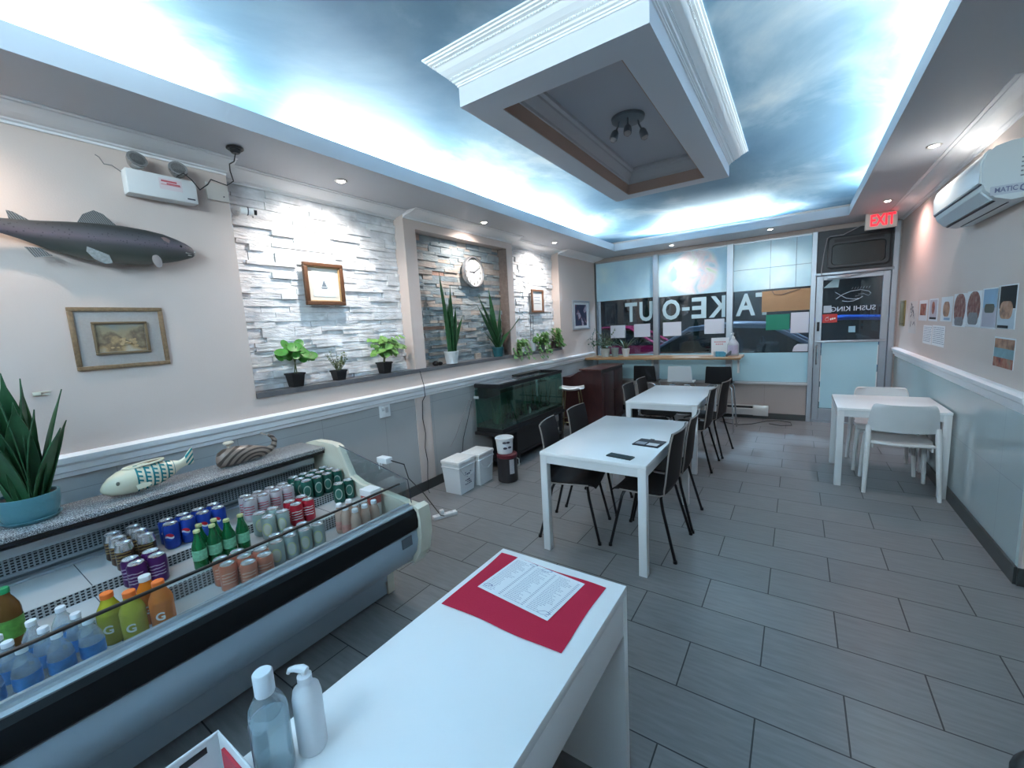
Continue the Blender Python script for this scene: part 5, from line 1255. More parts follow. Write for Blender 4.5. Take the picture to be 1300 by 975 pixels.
# white plastic chairs
wchair = mat('white_chair_plastic', (.70, .70, .70), .4)
def make_white_chair():
    t = thing('dining_chair', 'x', 'chair')
    # curved low back
    rows = []
    for z, yb, wd in ((.555, -.200, .232), (.60, -.208, .230), (.68, -.220, .222), (.755, -.232, .212), (.785, -.236, .200), (.796, -.237, .185)):
        row = []
        for k in range(-7, 8):
            f = k/7; row.append((f*wd, yb+.055*abs(f)**3.2, z+(.006*f*f)))
        rows.append(row)
    obj('backrest', MB().strip(rows, thick=.016), wchair, t, smooth=60)
    rows = []
    for y, z in ((.215, .430), (.20, .445), (.10, .448), (-.05, .445), (-.15, .448), (-.185, .452)):
        rows.append([(f/6*(.215-.02*(y < -.1)), y, z-.012*(1-(f/6)**2)) for f in range(-6, 7)])
    obj('seat', MB().strip(rows, thick=.018), wchair, t, smooth=60)
    obj('seat_rim', MB().tube([(-.205, -.19, .455), (-.10, -.212, .452), (0, -.218, .450), (.10, -.212, .452), (.205, -.19, .455)], .012, 8), wchair, t)
    obj('seat_apron', MB().box((-.195, .17, .395), (.195, .185, .435), .003).box((-.2, -.17, .40), (-.185, .17, .435), .003).box((.185, -.17, .40), (.2, .17, .435), .003), wchair, t)
    for sx in (-1, 1):
        obj('leg', MB().tube([(sx*.222, -.150, .60), (sx*.224, -.165, .52), (sx*.226, -.185, .44), (sx*.234, -.215, .22), (sx*.243, -.245, .004)], [.018, .022, .022, .019, .015], 10), wchair, t)
        obj('leg', MB().tube([(sx*.200, .180, .44), (sx*.212, .195, .30), (sx*.225, .215, .004)], [.022, .019, .015], 10), wchair, t)
    return t
wc = make_white_chair()
wc.location = (3.915, 4.895, 0); wc['label'] = 'white plastic chair on the near side of the square table, back to viewer'; wc['group'] = 'white plastic chairs'
dup(wc, (3.88, 5.50, 0), PI, 'white plastic chair on the far side of the square table', 'white plastic chairs')
# on the nearest table
ph = thing('phone', 'dark grey phone lying on the nearest long table', 'phone', (2.205, 2.587, .74), -.16)
obj('phone_body', MB().box((-.088, -.034, 0), (.088, .034, .010), .004), mat('dark_phone_case', (.03, .05, .055), .3), ph)
obj('phone_screen', MB().box((-.082, -.029, .010), (.082, .029, .0108)), mat('dark_screen', (.015, .03, .035), .12), ph, smooth=0)
wa = thing('wallet', 'open black card wallet on the long table behind the phone', 'wallet', (2.285, 2.965, .74), -.10)
obj('wallet_cover', MB().box((-.095, -.085, 0), (.095, .085, .009), .004).box((-.03, .083, .001), (.0, .108, .007), .002), mat('black_leather', (.02, .02, .03), .5), wa)
obj('card', MB().box((-.08, -.065, .009), (-.01, -.005, .0105)), mat('grey_card', (.35, .36, .40), .4), wa, smooth=0)
obj('card', MB().box((.005, -.068, .009), (.080, -.008, .0105)), paper, wa, smooth=0)

# ================================================================ window bar, stools, cabinet
bar = thing('window_bar', 'long wooden bar shelf in front of the shop window', 'bar', (0, 0, 0))
obj('bar_top', MB().box((.02, 6.90, .978), (2.47, 7.43, 1.012), .003), wood('light_bar_wood', (.32, .17, .075), (.46, .26, .12), .35), bar)
for x in (1.05, 2.38):
    obj('bracket', MB().box((x, 7.40, .72), (x+.03, 7.435, .978)).box((x, 6.98, .955), (x+.03, 7.435, .978)), white_pl, bar, smooth=0)
cb = thing('wooden_cabinet', 'dark mahogany cabinet under the left end of the window bar', 'cabinet', (0, 0, 0))
maho = wood('dark_mahogany', (.028, .009, .010), (.05, .015, .015), .35, (3, 3, 1.2))
maho2 = wood('mahogany_top', (.05, .018, .016), (.085, .03, .024), .3, (3, 8, 8))
obj('cabinet_front', MB().prism([(.07, .06), (.07, .80), (.20, .80), (.26, .83), (.34, .885), (.42, .905), (.72, .91), (.72, .06)], 'y', 5.93, 5.955), maho, cb, smooth=0)
obj('cabinet_body', MB().box((.07, 5.955, .06), (.72, 6.86, .80)).box((.40, 5.955, .80), (.72, 6.86, .905)), maho, cb, smooth=0)
obj('cabinet_top', MB().box((.36, 5.92, .905), (.74, 6.88, .925), .003), maho2, cb)
obj('cabinet_base', MB().box((.09, 5.96, 0), (.70, 6.84, .06)), maho, cb, smooth=0)
obj('side_door', MB().box((.72, 6.02, .12), (.732, 6.42, .86), .003), maho, cb)
obj('side_door', MB().box((.72, 6.45, .12), (.732, 6.82, .86), .003), maho, cb)
kn = MB()
for y in (6.39, 6.48): kn.lathe([(0, 0), (.006, 0), (.012, .012), (.010, .02), (0, .022)], 12, T(.732, y, .55) @ RY(PI/2))
obj('knob', kn, black_pl, cb)
# bar stools
def make_stool(m, label):
    t = thing('bar_stool', label, 'stool')
    rows = []
    for y, z, wd in ((.18, .640, .15), (.17, .655, .168), (.08, .662, .18), (-.06, .660, .185), (-.12, .668, .182), (-.150, .700, .178), (-.163, .77, .172), (-.175, .86, .166), (-.183, .915, .160), (-.184, .925, .150)):
        rows.append([(f/6*wd, y+(.03*(f/6)**2 if z > .69 else 0), z+(.014*(f/6)**2 if z < .69 else 0)) for f in range(-6, 7)])
    obj('seat', MB().strip(rows[:6], thick=.014), m, t, smooth=60)
    obj('backrest', MB().strip(rows[5:], thick=.014), m, t, smooth=60)
    for sx in (-1, 1):
        for sy in (-1, 1):
            obj('leg', MB().tube([(sx*.06, sy*.11, .640), (sx*.14, sy*.12, .640), (sx*.165, sy*.13, .61), (sx*.205, sy*.185, .004)], .010, 8), steel, t)
    obj('footrest', MB().tube([(-.195, -.172, .20), (-.195, .172, .20), (.195, .172, .20), (.195, -.172, .20), (-.195, -.172, .20)], .008, 8), steel, t)
    return t
bstool = mat('black_stool_plastic', (.012, .012, .014), .35)
wstool = mat('white_stool_plastic', (.72, .73, .74), .3)
s1 = make_stool(bstool, 'black low-back bar stool at the window bar, beside the mahogany cabinet')
s1.location = (1.19, 6.66, 0); s1['group'] = 'bar stools at the window bar'
s3 = dup(s1, (2.245, 6.60, 0), .0, 'black low-back bar stool at the right end of the window bar', 'bar stools at the window bar')
s2 = make_stool(wstool, 'white low-back bar stool at the window bar between two black ones'); s2.location = (1.72, 6.62, 0); s2['group'] = 'bar stools at the window bar'
s4 = thing('bar_stool', 'white stool with slim metal legs between aquarium and mahogany cabinet', 'stool', (.40, 5.57, 0), .3)
rows = [[(f/6*wd, y, z+.02*(f/6)**2) for f in range(-6, 7)] for y, z, wd in ((.17, .645, .13), (.15, .660, .17), (.05, .664, .185), (-.08, .664, .185), (-.15, .668, .15), (-.175, .69, .11))]
obj('seat', MB().strip(rows, thick=.030), wstool, s4, smooth=60)
for sx in (-1, 1):
    for sy in (-1, 1): obj('leg', MB().tube([(sx*.11, sy*.11, .650), (sx*.185, sy*.175, .004)], .010, 8), mat('reflection_tinted_leg', (.45, .36, .20), .25, metal=.9), s4)  # yellowish reflections off chrome put into the metal colour
obj('footrest', MB().tube([(-.165, -.155, .20), (-.165, .155, .20), (.165, .155, .20), (.165, -.155, .20), (-.165, -.155, .20)], .007, 8), MATS['reflection_tinted_leg'], s4)
# things on the bar
BZ = 1.012
sg = thing('counter_sign', 'small white notice with red lines standing on the bar', 'sign', (2.145, 7.30, BZ), 0)
obj('sign_board', MB().box((-.125, -.003, 0), (.125, .003, .275)), paper, sg, smooth=0)
rl = MB(); 
for (z, a, b_) in ((.20, -.08, .085), (.165, -.06, .03)):
    x = a
    while x < b_: rl.box((x, -.0040, z), (x+.018, -.003, z+.018)); x += .028
obj('red_lettering', rl, mat('red_lettering', (.60, .15, .16), .6), sg, smooth=0)
pb = thing('pump_bottle', 'big clear hand sanitizer pump bottle at the right end of the bar', 'bottle', (2.335, 7.25, BZ), .4)
obj('bottle_body', MB().lathe([(0, .003), (.075, 0), (.08, .008), (.08, .17), (.065, .20), (.032, .245), (.024, .26), (0, .26)], 24, cap=False), mat('pale_clear_jug', (.66, .70, .76), .2, trans=.35, ior=1.2), pb, smooth=50)
obj('bottle_label', MB().strip([[(.0808*math.cos(a), .0808*math.sin(a), z) for a in [-3.0+i*.2 for i in range(11)]] for z in (.03, .16)]), mat('lilac_label', (.52, .48, .62), .5, noise=.3, nscale=40), pb)
obj('pump_head', MB().lathe([(0, .258), (.024, .258), (.022, .285), (.007, .29), (.006, .325), (.012, .33), (.012, .345), (0, .348)], 16, cap=False).tube([(0, 0, .338), (-.035, -.02, .335), (-.042, -.025, .325)], .006), white_pl, pb)
mk = thing('mask_box', 'blue and grey mask box lying in front of the white notice', 'box', (2.19, 7.06, BZ), .1)
obj('box_body', MB().prism([(-.07, 0), (.06, 0), (.075, .05), (.04, .075), (-.07, .08)], 'y', -.045, .045), mat('blue_box_card', (.07, .30, .42), .5, noise=.5, nscale=20), mk, smooth=0)
obj('grey_flap', MB().prism([(.06, .02), (.13, .085), (.145, .08), (.14, .03), (.075, 0)], 'y', -.04, .04), mat('dark_grey_flap', (.08, .09, .10), .5), mk, smooth=0)
obj('white_side', MB().box((-.10, -.04, 0), (-.07, .04, .08), .003), mat('pale_grey_card', (.42, .46, .50), .6), mk)
# plants on the bar
def fern(label, loc, pm, seed):
    rnd = random.Random(seed); t = thing('potted_plant', label, 'plant', loc)
    pot_round(t, .085, .065, .15, pm); st = MB(); lf = MB()
    for k in range(34):
        a = rnd.uniform(0, 2*PI); l = rnd.uniform(.12, .34); up = rnd.uniform(.10, .30)
        ca, sa = math.cos(a), math.sin(a)
        if loc[0]+ca*l < .02: ca = max(ca, (.02-loc[0])/l)
        if loc[1]+sa*l > 7.46: sa = (7.46-loc[1])/l
        pts = [(0, 0, .13), (ca*l*.5, sa*l*.5, .14+up), (ca*l, sa*l, .13+up*.6)]
        st.tube(pts, .0016, 4)
        for q in range(10):
            f = q/9; A, B, Cc = [Vector(p) for p in pts]; c = A.lerp(B, f).lerp(B.lerp(Cc, f), f)
            heart_leaf(lf, c, (rnd.uniform(-1, 1), rnd.uniform(-1, 1), -.4), (0, 0, 1), rnd.uniform(.022, .042))
    obj('stems', st, stem_m, t)
    obj('leaves', lf, mat('grey_green_fern_leaf', (.06, .12, .07), .5, noise=.5, nscale=30), t, smooth=60)
    return t
f1 = fern('bushy green fern in a grey pot on the left end of the bar', (.30, 7.18, BZ), mat('pale_grey_pot', (.45, .50, .50), .4), 3)
ar = MB(); al = MB(); rnd = random.Random(9)
for pts in ([(0, 0, .12), (-.10, .0, .40), (-.20, .02, .50), (-.27, .06, .36), (-.26, .08, .12)], [(0, 0, .12), (.10, .05, .38), (.16, .08, .50)], [(0, 0, .12), (-.06, -.05, .35), (-.12, -.05, .46)]):
    ar.tube(pts, .003, 5); P_ = [Vector(p) for p in pts]
    for i in range(len(P_)-1):
        for q in range(5): heart_leaf(al, P_[i].lerp(P_[i+1], q/5), (rnd.uniform(.0, .6), rnd.uniform(-1, .3), rnd.uniform(-.6, .2)), (.6, -.6, .3), rnd.uniform(.03, .045))
obj('arching_stem', ar, stem_m, f1); obj('arching_leaves', al, mat('dark_arching_leaf', (.05, .08, .045), .5, noise=.4, nscale=30), f1, smooth=60)
gp = thing('flower_pot', 'empty grey flower pot on the bar between fern and white pot', 'pot', (.47, 7.20, BZ))
obj('pot', MB().lathe([(0, 0), (.050, 0), (.068, .15), (.062, .15), (.05, .02), (0, .02)], 24, cap=False), mat('dusty_green_pot', (.25, .31, .30), .5), gp)
wp2 = thing('potted_plant', 'small spiky plant in white pot on the bar', 'plant', (.66, 7.22, BZ))
pot_round(wp2, .068, .050, .14, white_pot)
mb = MB()
for k in range(11): blade(mb, (0, 0, .12), k*2.4, rnd.uniform(.5, 1.0), rnd.uniform(.16, .26), .028, .25, seg=6)
mb.tube([(0, 0, .12), (-.01, 0, .38), (-.02, 0, .46)], .003, 5)
obj('leaves', mb, mat('grey_green_spiky_leaf', (.10, .15, .10), .5, noise=.3, nscale=30), wp2, smooth=60)
# baseboard heater and floor cord
ht = thing('baseboard_heater', 'long metal baseboard heater on the low wall under the window', 'heater', (2.05, D-.016, 0))
h_m = mat('heater_enamel', (.52, .50, .48), .35, metal=.3)
obj('heater_cover', MB().prism([(-.002, .05), (-.06, .06), (-.062, .15), (-.05, .165), (-.002, .165)], 'x', -.75, .75), h_m, ht, smooth=20)
obj('heater_top', MB().box((-.75, -.052, .195), (.75, -.002, .21), .002), h_m, ht)
obj('heater_grille', MB().box((-.74, -.045, .165), (.55, -.004, .195)), black_pl, ht, smooth=0)
obj('heater_end', MB().prism([(-.002, .05), (-.066, .055), (-.066, .17), (-.055, .213), (-.002, .213)], 'x', .56, .76), h_m, ht, smooth=20)
obj('heater_end', MB().prism([(-.002, .05), (-.066, .055), (-.066, .17), (-.055, .213), (-.002, .213)], 'x', -.76, -.70), h_m, ht, smooth=20)
tag(obj('cord', MB().tube([(2.2, 7.02, .006), (2.45, 6.9, .006), (2.62, 7.02, .006), (2.80, 7.28, .006), (2.95, 7.38, .006), (3.1, 7.30, .006), (3.12, 7.12, .006), (2.98, 7.05, .006), (2.84, 7.12, .006)], .005, 6), mat('grey_cord', (.07, .07, .075), .6)), 'dark cord lying on the floor tiles in front of the heater', 'cord')

# ================================================================ things on the shop window
lt = thing('window_lettering', 'pale blue mirrored TAKE-OUT lettering across the shop window', 'lettering', (0, D+.0345, 0))
let_m = mat('pale_blue_lettering', (.52, .68, .74), .45)
def letter(ch_, x0, x1, z0=1.605, z1=1.945):
    me = text_mesh(ch_, .4, .001, bold=.010)
    xs = [v.co.x for v in me.vertices]; ys = [v.co.y for v in me.vertices]
    cx, cy = (max(xs)+min(xs))/2, (max(ys)+min(ys))/2; sx = (x1-x0)/(max(xs)-min(xs)); sy = (z1-z0)/(max(ys)-min(ys))
    me.transform(SC(sx, sy, 1) @ T(-cx, -cy, 0)); me.transform(FACE_PY); me.transform(T((x0+x1)/2, 0, (z0+z1)/2))
    obj('letter', me, let_m, lt, smooth=0)
for c_, a, b_ in (('T', .555, .775), ('U', .815, 1.045), ('O', 1.21, 1.50), ('E', 1.68, 1.905), ('K', 1.945, 2.185), ('A', 2.335, 2.60), ('T', 2.60, 2.84)): letter(c_, a, b_)
letter('-', 1.53, 1.65, 1.745, 1.80)
def sheet(name, label, x0, x1, z0, z1, m, y=D+.029, th=.002, cat='paper', group=None, M=None):
    t = tag(obj(name, MB().box((-(x1-x0)/2, -th/2, -(z1-z0)/2), ((x1-x0)/2, th/2, (z1-z0)/2)), m, None, ((x0+x1)/2, y, (z0+z1)/2), smooth=0), label, cat, group)
    return t
G = 'papers on the shop window'
back_paper = mat('backside_paper', (.66, .67, .74), .75)
sheet('paper_sheet', 'white paper on the left pane, nearest the fern', .275, .555, 1.325, 1.555, back_paper, group=G)
sheet('paper_sheet', 'white paper on the left pane, right of the other one', .715, 1.0, 1.33, 1.56, back_paper, group=G)
sheet('paper_sheet', 'white paper on the middle pane below the letter O', 1.22, 1.52, 1.33, 1.565, back_paper, group=G)
sheet('paper_sheet', 'white paper on the middle pane below the letter K', 1.88, 2.175, 1.345, 1.58, back_paper, group=G)
sheet('paper_sheet', 'white paper on the right pane beside the green sheet', 3.06, 3.28, 1.315, 1.615, back_paper, group=G)
sheet('green_sheet', 'green sheet on the right pane below the cardboard', 2.745, 3.045, 1.37, 1.60, mat('green_sheet', (.01, .22, .13), .5))
cbd = thing('cardboard', 'brown cardboard panel covering the right pane beside the letter A', 'cardboard', (2.985, D+.020, 1.80))
obj('cardboard_panel', MB().box((-.30, -.006, -.155), (.30, .006, .155)), mat('brown_cardboard', (.40, .24, .13), .8, noise=.08, nscale=12), cbd, smooth=0)
obj('cardboard_wire', MB().tube([(-.17, -.010, .15), (-.14, -.012, .10), (-.05, -.012, .085), (.06, -.012, .12), (.18, -.010, .15)], .004, 6), tape_dark, cbd)
tag(obj('white_sticker', MB().prism([(-.10, -.055), (.09, -.055), (.09, .055), (-.04, .055), (-.08, .02)], 'y', -.001, .001), back_paper, None, (3.19, D+.030, 1.095), smooth=0), 'white sticker at the bottom right corner of the right pane', 'sticker')
# door graphics
dg_ = thing('door_lettering', 'white mirrored SUSHI KING lettering with line-drawn fish on the door', 'lettering', (0, D+.026, 0))
wl2 = mat('white_vinyl', (.52, .58, .66), .45)
me = text_mesh('SUSHI KING', .092, .0008, bold=.0008); me.transform(FACE_PY); me.transform(T(3.77, 0, 1.625)); obj('shop_name', me, wl2, dg_, smooth=0)
fm = MB()
def arc(pts, r=.007): fm.tube([(3.77+x, 0, 1.79+z) for x, z in pts], r, 6, flat=.5)
arc([(-.20, .075), (-.15, .035), (-.08, -.015), (0, -.035), (.06, -.03)], .008)
arc([(-.19, -.02), (-.12, .035), (-.03, .075), (.08, .085), (.16, .06), (.185, .03)], .008)
arc([(-.12, -.05), (-.06, -.065), (.0, -.060), (.06, -.035), (.10, -.005)], .008)
arc([(.10, .035), (.16, .0), (.185, .03)], .004)
for k in range(7):
    x = -.02+k*.030; arc([(x, .10), (x+.012, .128)], .003)
arc([(.02, .0), (.07, .012)], .004); arc([(.05, .03), (.10, .028)], .004)
obj('fish_emblem', fm, wl2, dg_)
sheet('door_notice', 'pale grey square sticker on door glass above the red sticker', 3.445, 3.535, 1.585, 1.685, mat('grey_sticker', (.40, .48, .55), .5), y=D+.024, cat='sticker')
rs = thing('red_sticker', 'red sticker with white mark on the left of the door glass', 'sticker', (3.52, D+.024, 1.505))
obj('sticker_base', MB().box((-.085, -.001, -.06), (.085, .001, .06)), mat('red_vinyl', (.50, .04, .035), .45), rs, smooth=0)
rm = MB(); rm.tube([(-.03+.02*math.cos(a), -.0015, -.012+.02*math.sin(a)) for a in [i*PI/8 for i in range(17)]], .004, 5, flat=.4)
rm.tube([(-.045, -.0015, .012), (-.01, -.0015, .020)], .003, 5); rm.box((.005, -.002, -.025), (.02, -.001, .002)); rm.box((.025, -.002, -.02), (.042, -.001, .006)); rm.box((.047, -.002, -.012), (.066, -.001, .008))
obj('sticker_mark', rm, white_print, rs)
sheet('blue_note', 'small pale blue note on the door glass above the push bar', 3.735, 3.81, 1.30, 1.385, mat('pale_blue_note', (.28, .50, .62), .5), y=D+.024, cat='sticker')
tag(obj('corner_sticker', MB().prism([(-.09, -.05), (.075, -.055), (.085, .055), (.02, .06)], 'y', -.001, .001), mat('pale_teal_sticker', (.30, .44, .48), .5), None, (3.525, D+.024, 1.985), smooth=0), 'pale teal sticker at the top left corner of the door glass', 'sticker')
# through-wall unit in the transom
tu = thing('transom_unit', 'dark old air conditioner face in the panel above the door', 'air conditioner', (3.79, D+.018, 2.40))
tm = mat('dark_grey_unit', (.05, .055, .06), .45)
fr_ = MB(); 
def rrect(w_, h_, r, n=5):
    pts = []
    for (cx, cy, a0) in ((w_/2-r, h_/2-r, 0), (-w_/2+r, h_/2-r, PI/2), (-w_/2+r, -h_/2+r, PI), (w_/2-r, -h_/2+r, 1.5*PI)):
        pts += [(cx+r*math.cos(a0+PI/2*k/n), cy+r*math.sin(a0+PI/2*k/n)) for k in range(n+1)]
    return pts
o_, i_ = rrect(.66, .42, .05), rrect(.57, .28, .05)
fr_.strip([[(x, 0, z) for x, z in o_+o_[:1]], [(x, -.05, z) for x, z in o_+o_[:1]], [(x*.96, -.06, z*.94) for x, z in o_+o_[:1]], [(x, -.06, z-.03) for x, z in i_+i_[:1]], [(x*.97, -.03, z*.95-.03) for x, z in i_+i_[:1]]])
obj('unit_frame', fr_, tm, tu, smooth=30)
obj('unit_screen', MB().prism([(x*.99, z*.99-.03) for x, z in i_], 'y', -.032, -.026), mat('dark_unit_screen', (.012, .015, .016), .3), tu, smooth=0)
obj('unit_vent', MB().box((-.26, -.0625, .135), (.26, -.058, .175)), mat('dark_vent', (.025, .025, .03), .5), tu, smooth=0)
tag(obj('cable', MB().tube([(3.95, 7.25, 2.755), (3.80, 7.36, 2.70), (3.62, 7.41, 2.62), (3.48, 7.43, 2.62), (3.45, 7.43, 2.60), (3.42, 7.44, 2.40), (3.40, 7.44, 2.17), (3.40, 7.45, 2.10)], .006, 6), mat('grey_wire2', (.30, .30, .32), .5)), 'grey cable drooping across the dark panel above the door', 'cable')
# exit sign
ex = thing('exit_sign', 'lit EXIT sign with red letters hanging from the soffit above the door', 'exit sign', (3.952, 6.985, 2.667))
obj('sign_box', MB().box((-.150, -.012, -.09), (.150, .035, .106), .004), mat('exit_box', (.60, .57, .52), .4), ex)
obj('sign_face', MB().box((-.142, -.0135, -.082), (.142, -.0121, .098)), mat('exit_face', (.66, .62, .56), .4), ex, smooth=0)
me = text_mesh('EXIT', .185, .001, bold=.005); me.transform(SC(.62, 1.0, 1)); me.transform(FACE_NY); me.transform(T(.012, -.0150, .006))
obj('sign_letters', me, mat('exit_red', (.6, .01, .02), .4, emit=(1, .015, .03), estr=1.0), ex, smooth=0)

# ================================================================ right wall: air conditioner, photographs
ac = thing('air_conditioner', 'white wall-mounted split air conditioner on the right wall', 'air conditioner', (W, 0, 0))
ac_w = mat('ac_white', (.62, .68, .70), .35)
ay0, ay1 = 3.68, 4.72
ap_ = [(-.005, 2.20), (-.10, 2.19), (-.165, 2.215), (-.205, 2.26), (-.222, 2.31), (-.224, 2.42), (-.212, 2.465), (-.18, 2.497), (-.12, 2.512), (-.005, 2.515)]
obj('ac_body', MB().prism(ap_, 'y', ay0, ay1), ac_w, ac, smooth=40)
obj('front_panel', MB().prism([(-.222, 2.305), (-.231, 2.312), (-.233, 2.42), (-.220, 2.470), (-.20, 2.49), (-.19, 2.49), (-.212, 2.46), (-.224, 2.42)], 'y', ay0+.02, ay1-.002), mat('ac_panel', (.70, .74, .75), .25), ac, smooth=40)
obj('louver', MB().prism([(-.218, 2.262), (-.170, 2.207), (-.160, 2.210), (-.206, 2.270)], 'y', ay0+.05, ay1-.05), mat('ac_louver', (.56, .63, .66), .35), ac, smooth=20)
gr = MB()
gr.box((-.2255, ay0+.02, 2.298), (-.215, ay1-.002, 2.305)); 
gr.prism([(-.160, 2.2055), (-.150, 2.2015), (-.150, 2.199), (-.162, 2.203)], 'y', ay0+.05, ay1-.04); gr.prism([(-.095, 2.1905), (-.087, 2.1895), (-.087, 2.1875), (-.095, 2.1885)], 'y', ay0+.08, ay1-.10)
obj('gap_shade_strips', gr, tape_dark, ac, smooth=0)  # dark strips put in for the shade inside the panel gaps
pl = obj('end_label', MB().box((-.188, ay0-.0015, 2.225), (-.045, ay0, 2.275)), mat('pale_end_label', (.48, .53, .60), .5), ac, smooth=0)
me = text_mesh('MATIC', .038, .0006, bold=.0006); me.transform(SC(.8, 1, 1)); me.transform(FACE_NY); me.transform(T(-.125, ay0-.0022, 2.250)); obj('label_lettering', me, mat('label_blue_print', (.16, .18, .30), .6), pl, smooth=0)
obj('label_swoosh', MB().tube([(-.050, ay0-.002, 2.270), (-.068, ay0-.002, 2.258), (-.070, ay0-.002, 2.240), (-.055, ay0-.002, 2.230)], .004, 6), MATS['label_blue_print'], pl)
lb = MB(); rnd = random.Random(6)
for r_ in range(5):
    x = -.075
    while x < -.02:
        l = rnd.uniform(.008, .016); lb.box((x, ay0-.001, 2.31+r_*.024), (x+l, ay0-.0002, 2.318+r_*.024)); x += l+.005
obj('end_print', lb, mat('grey_end_print', (.22, .24, .27), .6), ac, smooth=0)
def food_photo(name, cols, seed, sc=9):
    m, N, L, b, tc = newmat(name, .65)
    n = N.new('ShaderNodeTexNoise'); n.noise_dimensions = '4D'; n.inputs['W'].default_value = seed; n.inputs['Scale'].default_value = sc; n.inputs['Detail'].default_value = 4; L.new(tc.outputs['Object'], n.inputs[0])
    r = ramp(N, L, n.outputs['Fac'], [(.30+.4*i/(len(cols)-1), c) for i, c in enumerate(cols)]); L.new(r.outputs[0], b.inputs['Base Color']); return m
red_food = food_photo('food_photo_red', [(.06, .03, .03), (.28, .06, .04), (.36, .16, .10), (.2, .2, .16)], 1, 14)
plat = food_photo('food_photo_platter', [(.04, .02, .025), (.20, .06, .05), (.26, .13, .10), (.34, .28, .26)], 2, 22)
blue_ph = mat('photo_blue', (.20, .36, .52), .3); black_ph = mat('photo_black', (.02, .022, .025), .7, spec=.2); dish = food_photo('food_photo_dish', [(.10, .06, .05), (.40, .20, .12), (.5, .34, .26)], 4, 16)
white_ph = mat('photo_white', (.70, .72, .74), .35)
def wall_photo(label, y, z, w_, h_, parts):
    # w_ along the wall; parts: (name, centre u (to the right seen from the room), centre v, width, height, material, oval)
    t = thing('wall_photo', label, 'photo', (W, y, z), 0, 'food photographs on the right wall')
    o = obj('photo_paper', MB().box((-w_/2, -h_/2, .0003), (w_/2, h_/2, .0018)), white_ph, t, smooth=0); o.data.transform(FACE_NX)
    for k, (nm__, u, v, pw, ph_, m, oval) in enumerate(parts):
        z0 = .0018+k*.0004
        if oval: mb = MB().prism([(u+x, v+y_) for x, y_ in rrect(pw, ph_, min(pw, ph_)*.48, 6)], 'z', z0-.0006, z0+.0006)
        else: mb = MB().box((u-pw/2, v-ph_/2, z0-.0006), (u+pw/2, v+ph_/2, z0+.0006))
        o = obj(nm__, mb, m, t, smooth=0); o.data.transform(FACE_NX)
wall_photo('small white food picture with red dish, nearest the door', 6.10, 1.565, .34, .21, [('printed_dish', .0, .01, .25, .12, red_food, False)])
wall_photo('small food picture with tall dish and black base', 5.70, 1.57, .33, .215, [('printed_background', 0, .005, .26, .18, mat('photo_lilac', (.45, .40, .44), .3), False), ('printed_dish', 0, .02, .11, .12, red_food, True), ('printed_base', 0, -.08, .24, .02, black_ph, False)])
wall_photo('small white food picture with orange dish, beside the tall platter pictures', 5.26, 1.575, .34, .215, [('printed_dish', .0, .0, .20, .13, dish, True), ('printed_caption', .03, -.085, .18, .02, blue_ph, False)])
wall_photo('tall sushi platter picture, left of the two', 4.89, 1.565, .33, .265, [('printed_platter', 0, .01, .29, .24, plat, True), ('printed_tray', 0, -.09, .22, .07, mat('photo_grey_dish', (.16, .16, .17), .3, noise=.5, nscale=40), True)])
wall_photo('tall sushi platter picture, right of the two', 4.56, 1.572, .32, .265, [('printed_platter', 0, .01, .28, .24, plat, True), ('printed_tray', 0, -.07, .22, .09, MATS['photo_grey_dish'], True)])
wall_photo('tall pale blue picture with dark mound', 4.24, 1.575, .30, .275, [('printed_sky', 0, .065, .25, .13, blue_ph, False), ('printed_table', 0, -.06, .25, .13, mat('photo_lilac_grey', (.40, .38, .44), .3), False), ('printed_mound', 0, .0, .18, .06, mat('photo_dark_green', (.06, .08, .06), .3), True)])
wall_photo('largest tall picture with a dish on black, farthest from the door', 3.955, 1.583, .30, .275, [('printed_background', .01, .06, .25, .14, black_ph, False), ('printed_plate', .01, -.075, .25, .12, mat('photo_plate', (.46, .52, .58), .3), False), ('printed_dish', .0, -.02, .20, .11, dish, True), ('printed_corner', -.03, -.125, .17, .018, black_ph, False)])
wall_photo('lower small picture with layered dishes', 3.93, 1.297, .33, .19, [('printed_top', 0, .055, .31, .06, dish, False), ('printed_band', 0, -.005, .31, .06, mat('photo_teal', (.16, .28, .32), .3, noise=.4, nscale=20), False), ('printed_bottom', 0, -.065, .31, .06, red_food, False)])
def wall_sheet(label, y, z, w_, h_, lines, seed, m=paper):
    rnd = random.Random(seed)
    t = thing('wall_notice', label, 'notice', (W, y, z), 0)
    o = obj('notice_paper', MB().box((-w_/2, -h_/2, .0003), (w_/2, h_/2, .0016)), m, t, smooth=0); o.data.transform(FACE_NX)
    mb = MB()
    for k in range(lines):
        v = h_/2-.02-k*(h_-.03)/lines; x = -w_*.42
        while x < w_*.40:
            l = rnd.uniform(.012, .04); mb.box((x, v-.003, .0014), (x+l, v+.003, .0021)); x += l+.012
    o = obj('printed_lines', mb, mat('grey_ink_print', (.22, .24, .30), .8), t, smooth=0); o.data.transform(FACE_NX)
wall_sheet('white printed menu page below the food pictures, left page', 5.86, 1.325, .33, .185, 9, 1)
wall_sheet('white printed menu page below the food pictures, right page', 5.46, 1.33, .42, .19, 9, 2)
t = thing('wall_calligraphy', 'narrow white strip with black brush marks on the right wall', 'notice', (W, 6.56, 1.49))
o = obj('strip_paper', MB().box((-.19, -.18, .0003), (.19, .18, .0016)), mat('warm_paper', (.58, .54, .52), .8), t, smooth=0); o.data.transform(FACE_NX)
mb = MB(); rnd = random.Random(12)
for k in range(16):
    u, v = rnd.uniform(-.12, .12), rnd.uniform(-.08, .15); a = rnd.uniform(0, 3)
    mb.box((-.035, -.006, .0012), (.035, .006, .0024), 0, T(u, v, 0) @ RZ(a))
